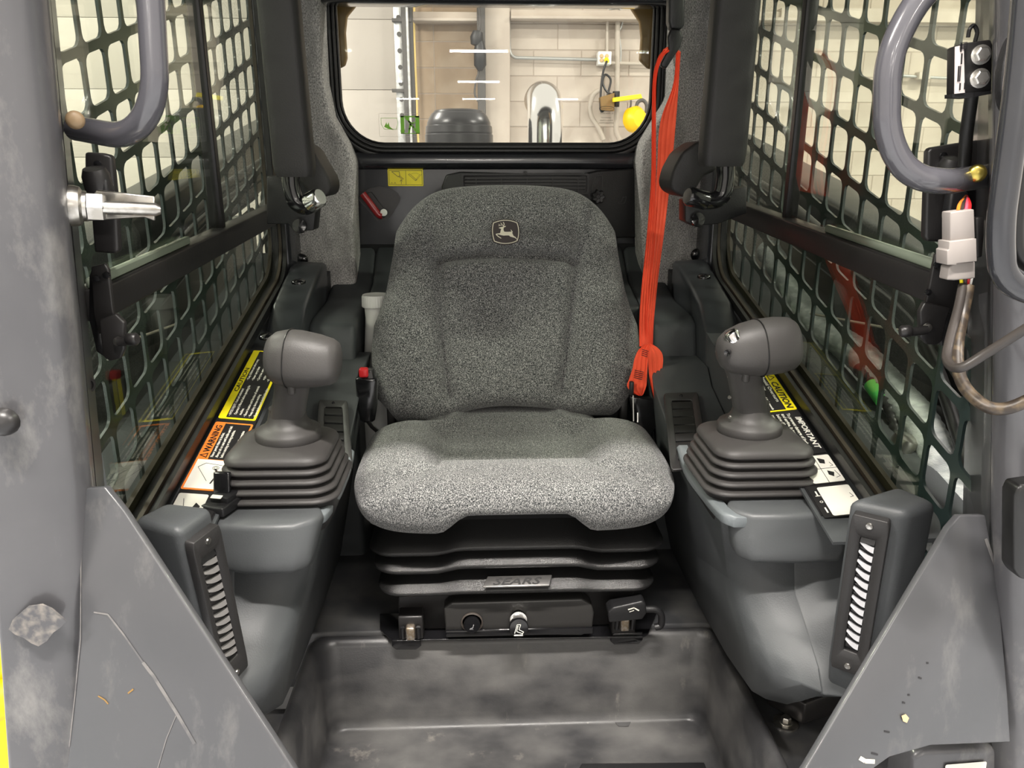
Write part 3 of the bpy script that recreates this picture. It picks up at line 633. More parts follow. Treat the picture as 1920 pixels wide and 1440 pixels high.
# ================================================================== FRONT POSTS
for s in (-1, 1):
    side = 'buckle' if s < 0 else 'belt'
    if s < 0:
        E0, E1 = P(82, 0, Y=.66), P(165, 905, Y=.66)
        I0, I1 = P(104, 0, Y=.86), P(196, 905, Y=.86)
        O0, O1 = P(-80, 0, Y=.64), P(-4, 1180, Y=.64)
    else:
        E0, E1 = P(1878, 0, Y=.66), P(1868, 960, Y=.66)
        I0, I1 = P(1838, 0, Y=.86), P(1812, 960, Y=.86)
        O0, O1 = P(2150, 0, Y=.60), P(2100, 1180, Y=.60)
    def lin(a, b_, z): t = (z-a.z)/(b_.z-a.z); return a.lerp(b_, t)
    pst = root('cab_post', 'scuffed grey steel front cab post on the %s side of the seat' % side, 'post', (s*.5, .7, .3), 'front cab posts')
    b = B(); rings = []
    for z in (.372, .375, .5, .7, .9, 1.2, 1.5, 1.62):
        e = lin(E0, E1, z); i_ = lin(I0, I1, z); o_ = lin(O0, O1, z)
        if z < .6: e.x = e.x; 
        ring = [V((s*max(abs(o_.x), abs(i_.x)+.05), .90, z)), V((o_.x, .645, z)), V((lerp(o_.x, e.x, .12), .625, z)), V((lerp(o_.x, e.x, .75), .635, z)), V((lerp(o_.x, e.x, .93), .645, z)), V((e.x, .662, z)), V((e.x+(i_.x-e.x)*.12, .69, z)), V((i_.x, .855, z)), V((i_.x+s*.02, .90, z))]
        rings.append(ring)
    b.loft(rings); b.bevel(.006, 2, 60); obj('post_tube', b, M_paint, pst, ang=60)
    b = B(); rings = []
    for z in ((.70 if s < 0 else .66), 1.0, 1.58):
        e = lin(E0, E1, z); i_ = lin(I0, I1, z); p0 = e.lerp(i_, .10 if s > 0 else .35); p1 = i_; nn = V((-s*.0025, -.0012, 0)); p0.z = z; p1.z = z; p0.y = lerp(.662, .855, .10 if s > 0 else .35); p1.y = .856
        rings.append([p0+nn, p1+nn, p1-nn*.2, p0-nn*.2])
    b.loft(rings); obj('inner_flange', b, M_paint_in, pst)
    # gusset plate
    gp = ((152, 916), (196, 913), (232, 958), (548, 1440), (600, 1530), (115, 1530), (132, 1380), (150, 1150)) if s < 0 else ((1780, 990), (1800, 967), (1848, 966), (1872, 1100), (1890, 1310), (1895, 1392), (1745, 1398), (1668, 1420), (1640, 1440), (1600, 1530), (1450, 1530), (1512, 1440))
    gpl = (P(gp[0][0], gp[0][1], Y=.66), V((s*.25, -1, .22)).normalized())
    b = B(); b.prism([P(x, y, pl=gpl) for x, y in gp], gpl[1]*-.008); b.bevel(.0015, 2, 50); obj('gusset_plate', b, M_gus, pst)
    def gs(x, y, o=.0003): return P(x, y, pl=(gpl[0]+gpl[1]*o, gpl[1]))
    def scratch(px, w, m):
        b = B()
        for (x0, y0), (x1, y1) in zip(px, px[1:]):
            dx, dy = x1-x0, y1-y0; l = math.hypot(dx, dy); nx, ny = -dy/l*w, dx/l*w
            b.prism([gs(x0+nx, y0+ny), gs(x0-nx, y0-ny), gs(x1-nx, y1-ny), gs(x1+nx, y1+ny)], gpl[1]*.0002)
        obj('scratch', b, m, pst)
    Msc = mat('scratch_pale', (.13, .125, .122), .6, col2=(.08, .079, .082), scale=60)
    if s < 0:
        scratch([(176, 1148), (202, 1152), (232, 1190), (268, 1242)], 1.5, Msc); scratch([(268, 1242), (288, 1268), (330, 1335), (365, 1395)], 3, Msc); scratch([(330, 1342), (312, 1385), (296, 1440)], .9, Msc)
        scratch([(150, 995), (152, 1010), (151, 1040)], 2.5, Msc); scratch([(152, 1040), (151, 1200), (140, 1310), (130, 1400)], .9, Msc)
        scratch([(184, 1305), (196, 1312), (203, 1320)], 1.2, M_brn); scratch([(240, 1300), (250, 1292)], 1.5, M_brn)
    else:
        for x0, y0, x1, y1 in ((1658, 1371, 1668, 1373), (1634, 1412, 1646, 1415), (1737, 1243, 1741, 1243), (1722, 1270, 1728, 1272), (1702, 1303, 1706, 1303), (1692, 1317, 1697, 1318)): scratch([(x0, y0), (x1, y1)], 1.6, M_dblk)
        scratch([(1612, 1421), (1622, 1427), (1640, 1428)], 4, M_cream); scratch([(1848, 1010), (1866, 1060)], 3, Msc)
    if s < 0:
        b = B(); pts = [P(x, y, Y=.622) for x, y in ((16, 1180), (24, 1162), (40, 1148), (52, 1138), (78, 1134), (96, 1142), (108, 1152), (124, 1166), (112, 1178), (100, 1186), (88, 1202), (72, 1212), (58, 1206), (44, 1196), (28, 1190))]
        b.prism(pts, (0, .002, 0)); obj('scuff_patch', b, mat('scuff_patch', (.17, .155, .14), .4, col2=(.062, .062, .067), scale=110, ramp=(.36, .58)), pst)
        b = B(); q = P(166, 722, Y=.80); b.lathe([(.008, 0), (.008, .002), (.005, .002), (.005, -.003)], q, (1, -.3, 0), 16); obj('hole_ring', b, M_blkm, pst)
        q = P(0, 790, Y=.62); b = B(); b.lathe([(.012, 0), (.011, .006), (.006, .010), (0, .011)], q+V((.004, -.0, 0)), (.1, -1, 0), 16); obj('blurred_knob', b, M_blkm, pst)
    else:
        b = B(); b.prism([P(x, y, pl=(gpl[0]+gpl[1]*.001, gpl[1])) for x, y in ((1690, 1342), (1698, 1339), (1704, 1346), (1700, 1355), (1693, 1352))], gpl[1]*.0004); obj('tan_chip', b, M_tan, pst)
# grab handles
def handle(px, Y, r, label, s, boltpx, mb, br, fl=.075, fk=.49):
    h = root('grab_handle', label, 'grab handle', tuple(P(px[-1][0], px[-1][1], Y=Y)), 'front grab handles')
    pts = []
    for i, (x, y) in enumerate(px): pts.append(P(x, y, Y=Y+(.05*(i == len(px)-1))))
    b = B(); b.tube(fillet(pts, fl, 14, fk), r, 24); obj('bar', b, M_handle, h)
    q = P(*boltpx, Y=Y+.01)
    b = B(); b.lathe([(br, -.004), (br*1.02, .0), (br*.94, .0025), (br*.6, .0042), (0, .0048)], q, (-s*.55, -1, 0), 20); obj('bolt', b, mb, h)
handle([(272, -180), (298, 268), (140, 240)], .72, .0113, 'bent grey grab handle with tan end cap on the buckle side post', -1, (141, 225), mat('cap_tan_dark', (.26, .18, .10), .45), .0078, .062, .85)
handle([(1810, -70), (1735, -20), (1690, 50), (1664, 120), (1662, 260), (1705, 330), (1770, 342), (1850, 330)], .70, .0114, 'bent grey grab handle with brass-coloured bolt on the belt side post', 1, (1832, 325), M_gold, .0080)
# striker
st = root('door_striker', 'zinc door striker pin with angled plate on the buckle side post', 'striker', tuple(P(150, 385, Y=.7)))
q = P(150, 386, Y=.70)
ax = (P(290, 392, Y=.72)-q).normalized()
b = B(); b.lathe([(.0175, -.004), (.0175, 0), (.0165, .004), (.013, .006), (.013, .009)], q-V((.004, 0, 0)), ax, 28); obj('washer', b, M_steel, st)
b = B(); b.lathe([(.0125, .006), (.0125, .018), (.011, .020)], q, ax, 6); obj('hex_nut', b, M_steel, st, ang=20)
b = B(); b.lathe([(.0058, .015), (.0058, .062), (.004, .066)], q+V((0, -.006, 0)), ax, 18); obj('pin', b, M_steel, st)
b = B(); b.prism([P(x, y, Y=.722) for x, y in ((180, 356), (289, 368), (290, 414), (270, 408), (140, 416), (145, 410))], (0, .003, 0)); b.bevel(.0008, 1); obj('striker_plate', b, M_steel, st)
# hinge brackets behind the handles
for s, px in ((-1, ((158, 285), (190, 287), (208, 292), (212, 330), (218, 390), (222, 470), (215, 476), (176, 474), (170, 400), (158, 330))), (1, ((1741, 285), (1745, 277), (1812, 266), (1845, 262), (1845, 400), (1780, 455), (1740, 453), (1735, 445), (1738, 360)))):
    side = 'buckle' if s < 0 else 'belt'
    t = root('hinge_bracket', 'black hinge bracket plate screwed beside the %s side window' % side, 'bracket', tuple(P(px[0][0], px[0][1], Y=.86)), 'window hinge brackets')
    b = B(); b.prism([P(x, y, Y=.86) for x, y in px], (0, .012, 0)); b.bevel(.003, 2); obj('plate', b, M_blkm, t)
    q = P(184, 308, Y=.858) if s < 0 else P(1768, 292, Y=.858)
    b = B(); b.lathe([(.004, 0), (.004, .002), (0, .003)], q, (0, -1, 0), 12); obj('screw', b, M_blkg, t)
    q = P(180, 330, Y=.85) if s < 0 else P(1785, 310, Y=.85)
    b = B(); b.lathe([(.014, -.02), (.014, .0), (.011, .008), (0, .01)], q, (0, -.3, 1), 20); obj('knuckle', b, M_blkm, t)
    b = B(); q0 = P(190, 360, Y=.85) if s < 0 else P(1790, 385, Y=.85); b.box(q0, (.02, .015, .03)); b.bevel(.003, 2); obj('clip', b, M_blk, t)
# window latches
for s in (-1, 1):
    side = 'buckle' if s < 0 else 'belt'
    t = root('window_latch', 'black cranked window latch with lever pin at the %s side mid rail' % side, 'latch', tuple(P(200 if s < 0 else 1760, 600, Y=.84)), 'window latches')
    if s < 0:
        up_ = ((170, 500), (196, 494), (203, 506), (212, 585), (216, 600), (185, 628), (175, 590)); lo_ = ((185, 600), (216, 588), (233, 605), (233, 655), (226, 672), (205, 678), (192, 668), (188, 630)); bk = ((166, 520), (172, 500), (190, 640), (205, 676), (180, 660), (166, 600))
        scr = ((181, 522), (200, 516)); pin = (222, 640); lev = ((222, 641), (232, 640), (246, 633)); knob = (248, 636)
    else:
        up_ = ((1755, 476), (1778, 472), (1800, 480), (1800, 560), (1783, 590), (1735, 576)); lo_ = ((1735, 566), (1783, 578), (1776, 600), (1768, 640), (1755, 648), (1738, 646), (1726, 634), (1725, 585)); bk = ((1778, 475), (1795, 480), (1800, 560), (1785, 640), (1765, 650), (1760, 600))
        scr = ((1756, 497), (1740, 548)); pin = (1738, 614); lev = ((1738, 618), (1715, 622), (1700, 622)); knob = (1698, 621)
    b = B(); b.prism([P(x, y, Y=.835) for x, y in up_], (0, .006, 0)); b.bevel(.0015, 2); obj('upper_plate', b, M_blkm, t)
    b = B(); b.prism([P(x, y, Y=.822) for x, y in lo_], (0, .008, 0)); b.bevel(.002, 2); obj('lower_plate', b, M_blkm, t)
    b = B(); b.prism([P(x, y, Y=.845) for x, y in bk], (0, .014, 0)); b.bevel(.002, 2); obj('rear_plate', b, M_blk, t)
    for x, y in scr: b = B(); b.lathe([(.004, 0), (.0035, .002), (0, .003)], P(x, y, Y=.834), (0, -1, 0), 12); obj('screw', b, M_blkg, t)
    b = B(); b.lathe([(.0052, 0), (.0045, .003), (.002, .004), (0, .004)], P(*pin, Y=.82), (0, -1, 0), 16); obj('rivet', b, M_steel, t)
    b = B(); b.tube([P(x, y, Y=.818) for x, y in lev], .0052, 12); b.lathe([(.005, -.006), (.0068, -.004), (.0068, .004), (.005, .006)], P(*knob, Y=.815), (1, -.2, .1), 16); obj('lever', b, M_blkm, t)
# sensor module
t = root('sensor_module', 'black bracketed switch module with printed label and two bolts on the belt side post', 'switch module', tuple(P(1820, 170, Y=.72)))
b = B(); b.prism([P(x, y, Y=.70) for x, y in ((1790, 88), (1812, 80), (1858, 74), (1862, 84), (1860, 172), (1840, 178), (1812, 176), (1788, 180))], (0, .012, 0)); b.bevel(.0015, 2); obj('bracket', b, M_blkm, t)
b = B(); b.prism([P(x, y, Y=.699) for x, y in ((1786, 176), (1858, 170), (1859, 176), (1815, 184), (1786, 183))], (0, .012, 0)); obj('base_flange', b, M_blk, t)
lf = (P(1789, 176, Y=.6985), P(1808, 174, Y=.6985), P(1806, 84, Y=.6985), P(1790, 88, Y=.6985))
b = B(); b.prism(lf, (0, -.0008, 0)); obj('label_plate', b, mat('label_pink', (.62, .55, .53), .5), t)
f_ = Fr(lf[0], lf[1]-lf[0], lf[3]-lf[0]); b = B()
for x, y, u, v_ in ((.003, .034, .008, .040), (.004, .024, .008, .032), (.002, .010, .0035, .022), (.004, .003, .008, .008)): f_.stroke(b, [(x, y), (x, v_)], .0012, .0012); f_.stroke(b, [(u, y), (u, v_)], .0008, .0012)
for k in range(5): f_.stroke(b, [(.002, .036+k*.0012), (.008, .036+k*.0012)], .0006, .0012)
obj('label_print', b, M_dblk, t)
for x, y in ((1838, 103), (1836, 147)):
    b = B(); q = P(x, y, Y=.699); b.lathe([(.0082, 0), (.0082, .002), (.0058, .0025)], q, (-.2, -1, 0), 20); b.lathe([(.0062, .002), (.0062, .007), (.005, .008)], q, (-.2, -1, 0), 6); obj('bolt', b, M_steel, t, ang=25)
b = B(); b.tube(spline([P(x, y, Y=.74) for x, y in ((1815, 70), (1818, 55), (1826, 48), (1832, 60), (1828, 78))]), .0018, 8); obj('cable', b, M_rhose, t)
b = B(); b.tube([P(1822, 180, Y=.74), P(1812, 250, Y=.745), P(1808, 310, Y=.75)], .006, 10); obj('cable', b, M_rhose, t)
# connector and cables
t = root('wiring_connector', 'pale grey multi-pin wiring connector hanging beside the belt side post', 'connector', tuple(P(1805, 525, Y=.69)))
def cbox(px, d, y0): b = B(); b.prism([P(x, y, Y=y0) for x, y in px], (0, d, 0)); b.bevel(.0012, 2); return b
obj('upper_shell', cbox(((1782, 398), (1827, 392), (1829, 452), (1782, 455)), .014, .682), M_conn, t)
obj('lock_collar', cbox(((1780, 453), (1831, 447), (1832, 490), (1794, 494), (1794, 497), (1776, 497), (1776, 470), (1780, 468)), .018, .678), M_conn, t)
obj('lower_shell', cbox(((1794, 492), (1829, 490), (1829, 522), (1790, 526), (1776, 525), (1780, 500)), .014, .683), M_conn, t)
b = B(); b.prism([P(x, y, Y=.70) for x, y in ((1830, 408), (1846, 406), (1846, 440), (1842, 482), (1832, 484))], (0, .008, 0)); b.bevel(.001, 1); obj('mount_clip', b, M_blkm, t)
for k, (x, c_) in enumerate(((1800, M_or), (1806, M_wire), (1813, mat('wire_pink', (.75, .10, .16), .4)), (1818, M_red))):
    b = B(); b.tube(spline([P(x-4+k, 396, Y=.688), P(x, 382, Y=.70), P(1812, 368, Y=.72)]), .0016, 8); obj('wire', b, c_, t)
for k, (x, c_) in enumerate(((1802, M_yel), (1810, M_drk), (1816, M_red), (1821, M_white))):
    b = B(); b.tube([P(x, 522, Y=.69), P(lerp(x, 1808, .4), 545, Y=.692)], .0016, 8); obj('wire', b, c_, t)
b = B(); b.tube(spline([P(x, y, Y=Y) for x, y, Y in ((1805, 536, .69), (1796, 580, .67), (1780, 640, .64), (1776, 676, .62), (1800, 690, .60), (1850, 662, .59), (1930, 612, .57), (2000, 570, .55), (2350, 430, .52))]), .0040, 12)
obj('thin_cable', b, M_wire, label='thin dark cable looping from the grey connector across the post', cat='cable')
b = B(); b.tube(spline([P(x, y, Y=Y) for x, y, Y in ((1816, 536, .69), (1805, 590, .68), (1796, 640, .66), (1796, 690, .64), (1812, 730, .62), (1850, 762, .60), (1890, 765, .59), (1940, 745, .58), (2000, 720, .56), (2350, 560, .52))]), .0054, 12)
obj('braided_loom', b, M_wir2, label='thicker braided wiring loom hanging in a low curve below the connector', cat='cable')
b = B(); b.tube(spline([P(x, y, Y=.695) for x, y in ((1811, 540), (1803, 600), (1790, 660), (1786, 680))]), .0042, 12)
obj('grey_cable', b, mat('cable_grey', (.07, .065, .062), .3), label='short grey cable between the two looping cables', cat='cable')
# open door edge with its seal and switch pad at the far belt side
dr = root('cab_door', 'edge of the open cab door with rounded black seal beside the belt side post', 'door', tuple(P(1900, 540, Y=.5)))
b = B(); b.tube(fillet([P(x, y, Y=.50) for x, y in ((1930, -60), (1912, 150), (1874, 430), (1880, 520), (1925, 548), (2010, 560))], .05, 8), .0085, 14); obj('door_tube', b, M_paint_dk, dr)
b = B(); b.tube(fillet([P(x, y, Y=.51) for x, y in ((1950, 0), (1935, 200), (1903, 430), (1910, 490), (1960, 510))], .03, 8), .005, 10); obj('door_seal', b, M_rub, dr)
t = root('switch_pad', 'black oval switch pad with three round symbols at the door edge', 'switch pad', tuple(P(1905, 130, Y=.6)))
pl_ = [(1906+26*math.cos(a)*(1 if math.sin(a) > 0 else 1), 135-78*math.sin(a)) for a in [2*math.pi*k/28 for k in range(28)]]
b = B(); b.prism([P(x+(y-135)*-.12, y, Y=.58) for x, y in pl_], (0, .01, 0)); b.bevel(.002, 2); obj('pad_body', b, M_blk, t)
for x, y, r_ in ((1911, 103, .0045), (1906, 130, .0045), (1905, 158, .003)):
    f_ = Fr(P(x, y, Y=.5795), (1, 0, 0), (0, 0, 1)); b = B(); f_.stroke(b, [(r_*.7*math.cos(a), r_*math.sin(a)) for a in [2*math.pi*k/14 for k in range(15)]], .0009, .0002)
    f_.stroke(b, [(-r_*.3, -r_*.3), (r_*.3, r_*.3)], .0008, .0002); obj('symbol', b, M_dwht, t)
b = B(); b.prism([P(x, y, Y=.60) for x, y in ((1904, 930), (1912, 912), (1960, 905), (1960, 1100), (1912, 1085), (1902, 1070))], (0, .02, 0)); b.bevel(.003, 2); obj('door_bumper', b, M_rub, label='small dark rubber bumper at the far edge of the belt side post', cat='bumper')

# ================================================================== UPRIGHT PADDED BARS
for s in (-1, 1):
    side = 'buckle' if s < 0 else 'belt'
    t = root('restraint_arm', 'black padded restraint arm hanging on the %s side of the seat' % side, 'restraint arm', (s*.38, 1.36, 1.0), 'padded restraint arms')
    if s < 0: top, bot = ((468, -90), (547, -90)), ((510, 332), (586, 330))
    else: top, bot = ((1352, -90), (1440, -90)), ((1318, 312), (1402, 316))
    b = B(); rings = []
    for f in [0, .02, .06, .3, .6, .9, .98, 1]:
        y = lerp(bot[0][1], top[0][1], f); l = lerp(bot[0][0], top[0][0], f); r_ = lerp(bot[1][0], top[1][0], f)
        a, c = P(l, y, Y=1.33), P(r_, y, Y=1.33); k = 1-.12*(1 if f in (0, 1) else .35 if f in (.02, .98) else 0)
        cx = (a.x+c.x)/2; w2 = (c.x-a.x)*k; rings.append([V((cx+x, 1.355+yy*k, a.z)) for x, yy in rrect(w2, .05, .014, 4)])
    b.loft(rings); obj('pad', b, M_pad, t, ang=50)
    if s < 0: hp = ((545, 330), (547, 352), (556, 378), (575, 386), (597, 372)); cap_ = ((580, 380), (598, 370))
    else: hp = ((1361, 312), (1360, 340), (1352, 368), (1328, 376), (1290, 366)); cap_ = ((1322, 376), (1292, 368))
    b = B(); b.tube(spline([P(x, y, Y=1.37+.0*i) for i, (x, y) in enumerate(hp)], 8), .0155, 16); obj('hook_tube', b, M_blkg, t)
    a, c = P(*cap_[0], Y=1.365), P(*cap_[1], Y=1.355); b = B(); b.lathe([(.0165, 0), (.0165, (c-a).length), (.013, (c-a).length+.004)], a, (c-a), 20); obj('end_sleeve', b, M_chrome if s < 0 else M_blkg, t)
    cov = ((560, 262), (585, 278), (600, 305), (618, 335), (621, 355), (614, 368), (596, 372), (580, 362), (560, 340), (548, 310)) if s < 0 else ((1345, 262), (1310, 264), (1280, 285), (1262, 318), (1256, 345), (1262, 360), (1285, 372), (1308, 352), (1320, 330), (1345, 320))
    b = B(); b.prism([P(x, y, Y=1.42) for x, y in cov], (0, .10, 0)); b.bevel(.014, 4, 15); obj('pivot_cover', b, M_pad, t, ang=60)
    br = ((500, 330), (590, 340), (592, 395), (588, 432), (552, 434), (540, 420), (500, 420)) if s < 0 else ((1285, 375), (1400, 350), (1400, 400), (1345, 420), (1300, 424), (1285, 415))
    b = B(); b.prism([P(x, y, Y=1.50) for x, y in br], (0, .05, 0)); b.bevel(.002, 2); obj('pivot_bracket', b, M_blk, t)
    q = P(562, 424, Y=1.49) if s < 0 else P(1308, 412, Y=1.49); b = B(); b.lathe([(.014, 0), (.013, .005), (0, .007)], q, (0, -1, .2), 18); obj('pivot_bolt', b, M_blkg, t)

# ================================================================== SIDE BOXES, CONSOLES
for s in (-1, 1):
    side = 'buckle' if s < 0 else 'belt'
    # raised rear box on the sill
    t = root('rear_side_box', 'dark moulded box at the rear corner of the %s side' % side, 'side box', (s*.44, 1.6, .66), 'rear corner boxes')
    if s < 0: ZT = .815; bx = [P(x, y, X=-.403) for x, y in ((600, 512), (606, 560))]
    b = B(); prof = [(1.80, .825), (1.74, .822), (1.56, .765), (1.49, .712), (1.475, .60), (1.80, .60)]
    b.loft([[V((s*x, y, z-(.0 if x < .45 else -.004))) for y, z in prof] for x in (.402, .474)], True); b.bevel(.010, 3); obj('box_body', b, mat('side_box_dark', (.030, .033, .036), .3, bump=.05), t)
    b = B(); q = P(560, 528, Z=.82) if s < 0 else P(1320, 518, Z=.82); b.lathe([(.014, 0), (.014, .004), (.012, .006), (0, .007)], q+V((0, 0, -.003)), (0, -.1, 1), 22); obj('plug_cap', b, M_blkg, t)
    if s < 0: b = B(); b.lathe([(.014, 0), (.014, .004), (.012, .006), (0, .007)], P(500, 633, Z=.728), (0, -.2, 1), 22); obj('plug_cap', b, M_blkg, t)
    # console: leaning inner wall
    t = root('side_console', 'blue-grey moulded side console on the %s side of the seat' % side, 'console', (s*.38, 1.1, .2), 'side consoles')
    dx = .02 if s > 0 else 0
    b = B(); dy = -.07 if s > 0 else 0
    def xin(z): return .282+dx*.3+.085*max(0, min(1, (.57-z)/.37))
    prof = [(1.60, .22), (1.60, .66), (1.50+dy*.5, .655), (1.43, .625), (1.26, .572), (1.0, .560), (.985, .545), (.990, .50), (.985, .45), (.935, .415), (.900, .395), (.880, .370), (.895, .33), (.955, .272), (1.12, .235), (1.34, .212)]
    def st(x, f, xf=None):
        out = []
        for i, (y, z) in enumerate(prof):
            k = f*(1 if 9 <= i <= 12 else .6 if i in (8, 13) else .3 if i in (6, 7) else 0)
            if x is not None and i >= 12: z += .03
            out.append(V((s*(xin(z) if x is None else max(x, xin(z)+.004)), y+k, z)))
        return out
    b.loft([st(None, .045), [p+V((s*.016, 0, 0)) for p in st(None, .012)], [p+V((s*.045, 0, 0)) for p in st(None, -.012)], st(.403, -.035)], True); b.bevel(.008, 3, 50); obj('console_body', b, M_cons, t, ang=60)
    fpts = st(.403, -.035)[6:15]
    b = B(); b.loft([[V((s*x, p.y+dyy, p.z+dz)) for p in fpts]+[V((s*x, 1.066, .30+dz)), V((s*x, 1.066, .545))] for x, dyy, dz in ((.398, 0, 0), (.405, -.001, 0), (.43, -.012, .004), (.49, -.02, .012))], True); b.bevel(.003, 2, 60); obj('console_cheek', b, M_cons, t, ang=65)
    # tray rim
    pr = [P(x, y, Z=z) for x, y, z in (((657, 846, .568), (648, 880, .568), (630, 922, .57), (608, 958, .574), (590, 972, .574)) if s < 0 else ((1276, 838, .575), (1292, 880, .572), (1325, 925, .572), (1358, 962, .576), (1385, 975, .574)))]
    b = B(); rings = []
    for i, p in enumerate(spline(pr, 6)):
        rings.append([p+V((-s*.006, 0, -.012)), p+V((-s*.007, 0, 0)), p+V((-s*.003, 0, .004)), p+V((s*.012, 0, .004)), p+V((s*.014, 0, -.012))])
    b.loft(rings); b.bevel(.0015, 2); obj('tray_rim', b, M_tray, t)
    # armrest pod
    z0 = .583
    if s < 0: tp_ = ((396, 952), (424, 932), (588, 930), (600, 944), (606, 958), (592, 972), (548, 985), (460, 987), (405, 984)); bt = ((398, 1050), (424, 1030), (560, 1040), (582, 1046), (585, 1056), (575, 1068), (548, 1078), (460, 1080), (410, 1072))
    else: tp_ = ((1598, 940), (1560, 912), (1384, 916), (1368, 925), (1362, 945), (1372, 955), (1412, 966), (1500, 966), (1592, 958)); bt = ((1585, 1040), (1560, 1010), (1390, 1008), (1378, 1014), (1372, 1030), (1380, 1045), (1410, 1058), (1500, 1060), (1575, 1056))
    T = [P(x, y, Z=z0) for x, y in tp_]; Bm = [P(x, y, Z=.512) for x, y in bt]
    cT = sum(T, V())/len(T)
    mid = [a.lerp(b_, .5)+V(((a.x-cT.x)*.03, -.004 if a.y < cT.y else 0, 0)) for a, b_ in zip(T, Bm)]
    b = B(); b.loft([Bm, [a.lerp(b_, .25)+V(((a.x-cT.x)*.04, -.004 if a.y < cT.y else 0, 0)) for a, b_ in zip(Bm, T)], mid, [p+V((0, 0, -.012)) for p in T], T]); b.bevel(.008, 3, 40)
    obj('armrest_pod', b, mat('armrest_plastic', (.088, .094, .098), .45, bump=.1, bscale=500), t, ang=55)
    # inner vent
    v = root('side_vent', 'black louvered air vent in the console top on the %s side' % side, 'air vent', (s*.32, 1.37, .6), 'console top vents')
    if s < 0: cor = ((598, 752), (652, 754), (662, 880), (590, 878)); nl = 6
    else: cor = ((1244, 740), (1308, 738), (1330, 880), (1258, 884)); nl = 7
    pl_ = (V((s*.32, 1.35, .608 if s < 0 else .608)), V((0, -.30, 1)).normalized())
    q = [P(x, y, pl=pl_) for x, y in cor]; nrm = pl_[1]
    def bil(u, v_): return (q[0]*(1-u)+q[1]*u)*(1-v_)+(q[3]*(1-u)+q[2]*u)*v_
    def rl(u0, u1, v0, v1, r=.08):
        return [bil((u0+u1)/2+x*(u1-u0), (v0+v1)/2+y*(v1-v0)) for x, y in rrect(1, 1, r, 3)]
    b = B(); o1, i1 = rl(0, 1, 0, 1, .06), rl(.2, .8, .1, .9, .08)
    b.loft([[p+nrm*-.002 for p in o1], [p+nrm*.004 for p in o1], [p+nrm*.003 for p in i1], [p+nrm*-.002 for p in i1]], loop=True); b.bevel(.001, 1, 60); obj('vent_bezel', b, M_bez, v)
    b = B(); b.prism([p+nrm*-.0025 for p in i1], nrm*.001); obj('duct_floor', b, M_blkg, v)
    for k in range(nl):
        f0 = .13+.76*k/nl
        b = B(); b.loft([[bil(u, f0)+nrm*.0025, bil(u, f0+.035)+nrm*.0025, bil(u, f0+.07)+nrm*-.0015, bil(u, f0+.03)+nrm*-.0015] for u in (.2, .8)]); obj('louver', b, M_blkm, v)
    b = B(); b.lathe([(.0028, 0), (.002, .002), (0, .002)], bil(.5, .05)+nrm*.004, nrm, 10); obj('screw', b, M_blkg, v)
    # front tower
    t = root('vent_tower', 'tall grey vent housing with %s louvers at the foot of the %s post' % ('grey' if s < 0 else 'white', side), 'vent housing', (s*.41, .82, .3), 'front vent housings')
    zt = .672
    if s < 0: tq = ((400, 948), (333, 996), (243, 972), (312, 938)); bq = ((462, 1240), (432, 1285), (330, 1300), (400, 1240)); zb_ = .40
    else: tq = ((1588, 935), (1702, 962), (1762, 940), (1682, 908)); bq = ((1545, 1215), (1640, 1290), (1735, 1265), (1660, 1200)); zb_ = .44
    T = [P(x, y, Z=zt) for x, y in tq]
    # keep the bottom under the top, a little shifted as the housing leans
    A2 = P(462, 1245, Z=.40) if s < 0 else P(1546, 1235, Z=.43)
    sh = A2-T[0]; Bq = [p+V((sh.x, sh.y, 0)) for p in T]; 
    for p in Bq: p.z = A2.z
    foot = [p+V((0, .025, -.065)) for p in Bq]
    cF = sum(foot, V())/4; foot = [cF+(p-cF)*.9+V((s*.012, 0, 0)) for p in foot]
    b = B(); b.loft([foot, Bq, T]); b.bevel(.012, 4, 25); obj('housing', b, M_cons, t, ang=50)
    # bezel on the inward face between corner 0 and corner 1
    e = (T[1]-T[0]); dn = (Bq[0]-T[0])
    n_f = e.cross(dn).normalized()
    if n_f.y > 0: n_f = -n_f
    def fp(u, v_, n=0): return T[0]+e*u+dn*v_+n_f*n
    u0, u1, v0, v1 = (.12, .92, .07, .97)
    if s > 0: u0, u1, v0, v1 = (.14, .78, .05, 1.0)
    def rl2(a0, a1, c0, c1, r): return [fp((a0+a1)/2+x*(a1-a0), (c0+c1)/2+y*(c1-c0)*1.0) for x, y in rrect(1, 1, r, 3)]
    du_, dv_ = u1-u0, v1-v0
    o1 = rl2(u0, u1, v0, v1, .07); i0 = rl2(u0+.14*du_, u1-.14*du_, v0+.09*dv_, v1-.09*dv_, .04); sl_ = .30 if s > 0 else .235; i1 = rl2(u0+sl_*du_, u1-sl_*du_, v0+.13*dv_, v1-.13*dv_, .04)
    b = B(); b.loft([[p+n_f*-.001 for p in o1], [p+n_f*.010 for p in o1], [p+n_f*.010 for p in i0], [p+n_f*.006 for p in i1], [p+n_f*-.001 for p in i1]], loop=True); b.bevel(.0015, 2, 50); obj('vent_bezel', b, M_bez, t)
    b = B(); b.prism([p+n_f*.0008 for p in i1], n_f*.0006); obj('duct_back', b, M_blkg, t)
    nl = 12; ua, ub = u0+(sl_+.01)*du_, u1-(sl_+.01)*du_; va, vb = v0+.17*dv_, v1-.14*dv_
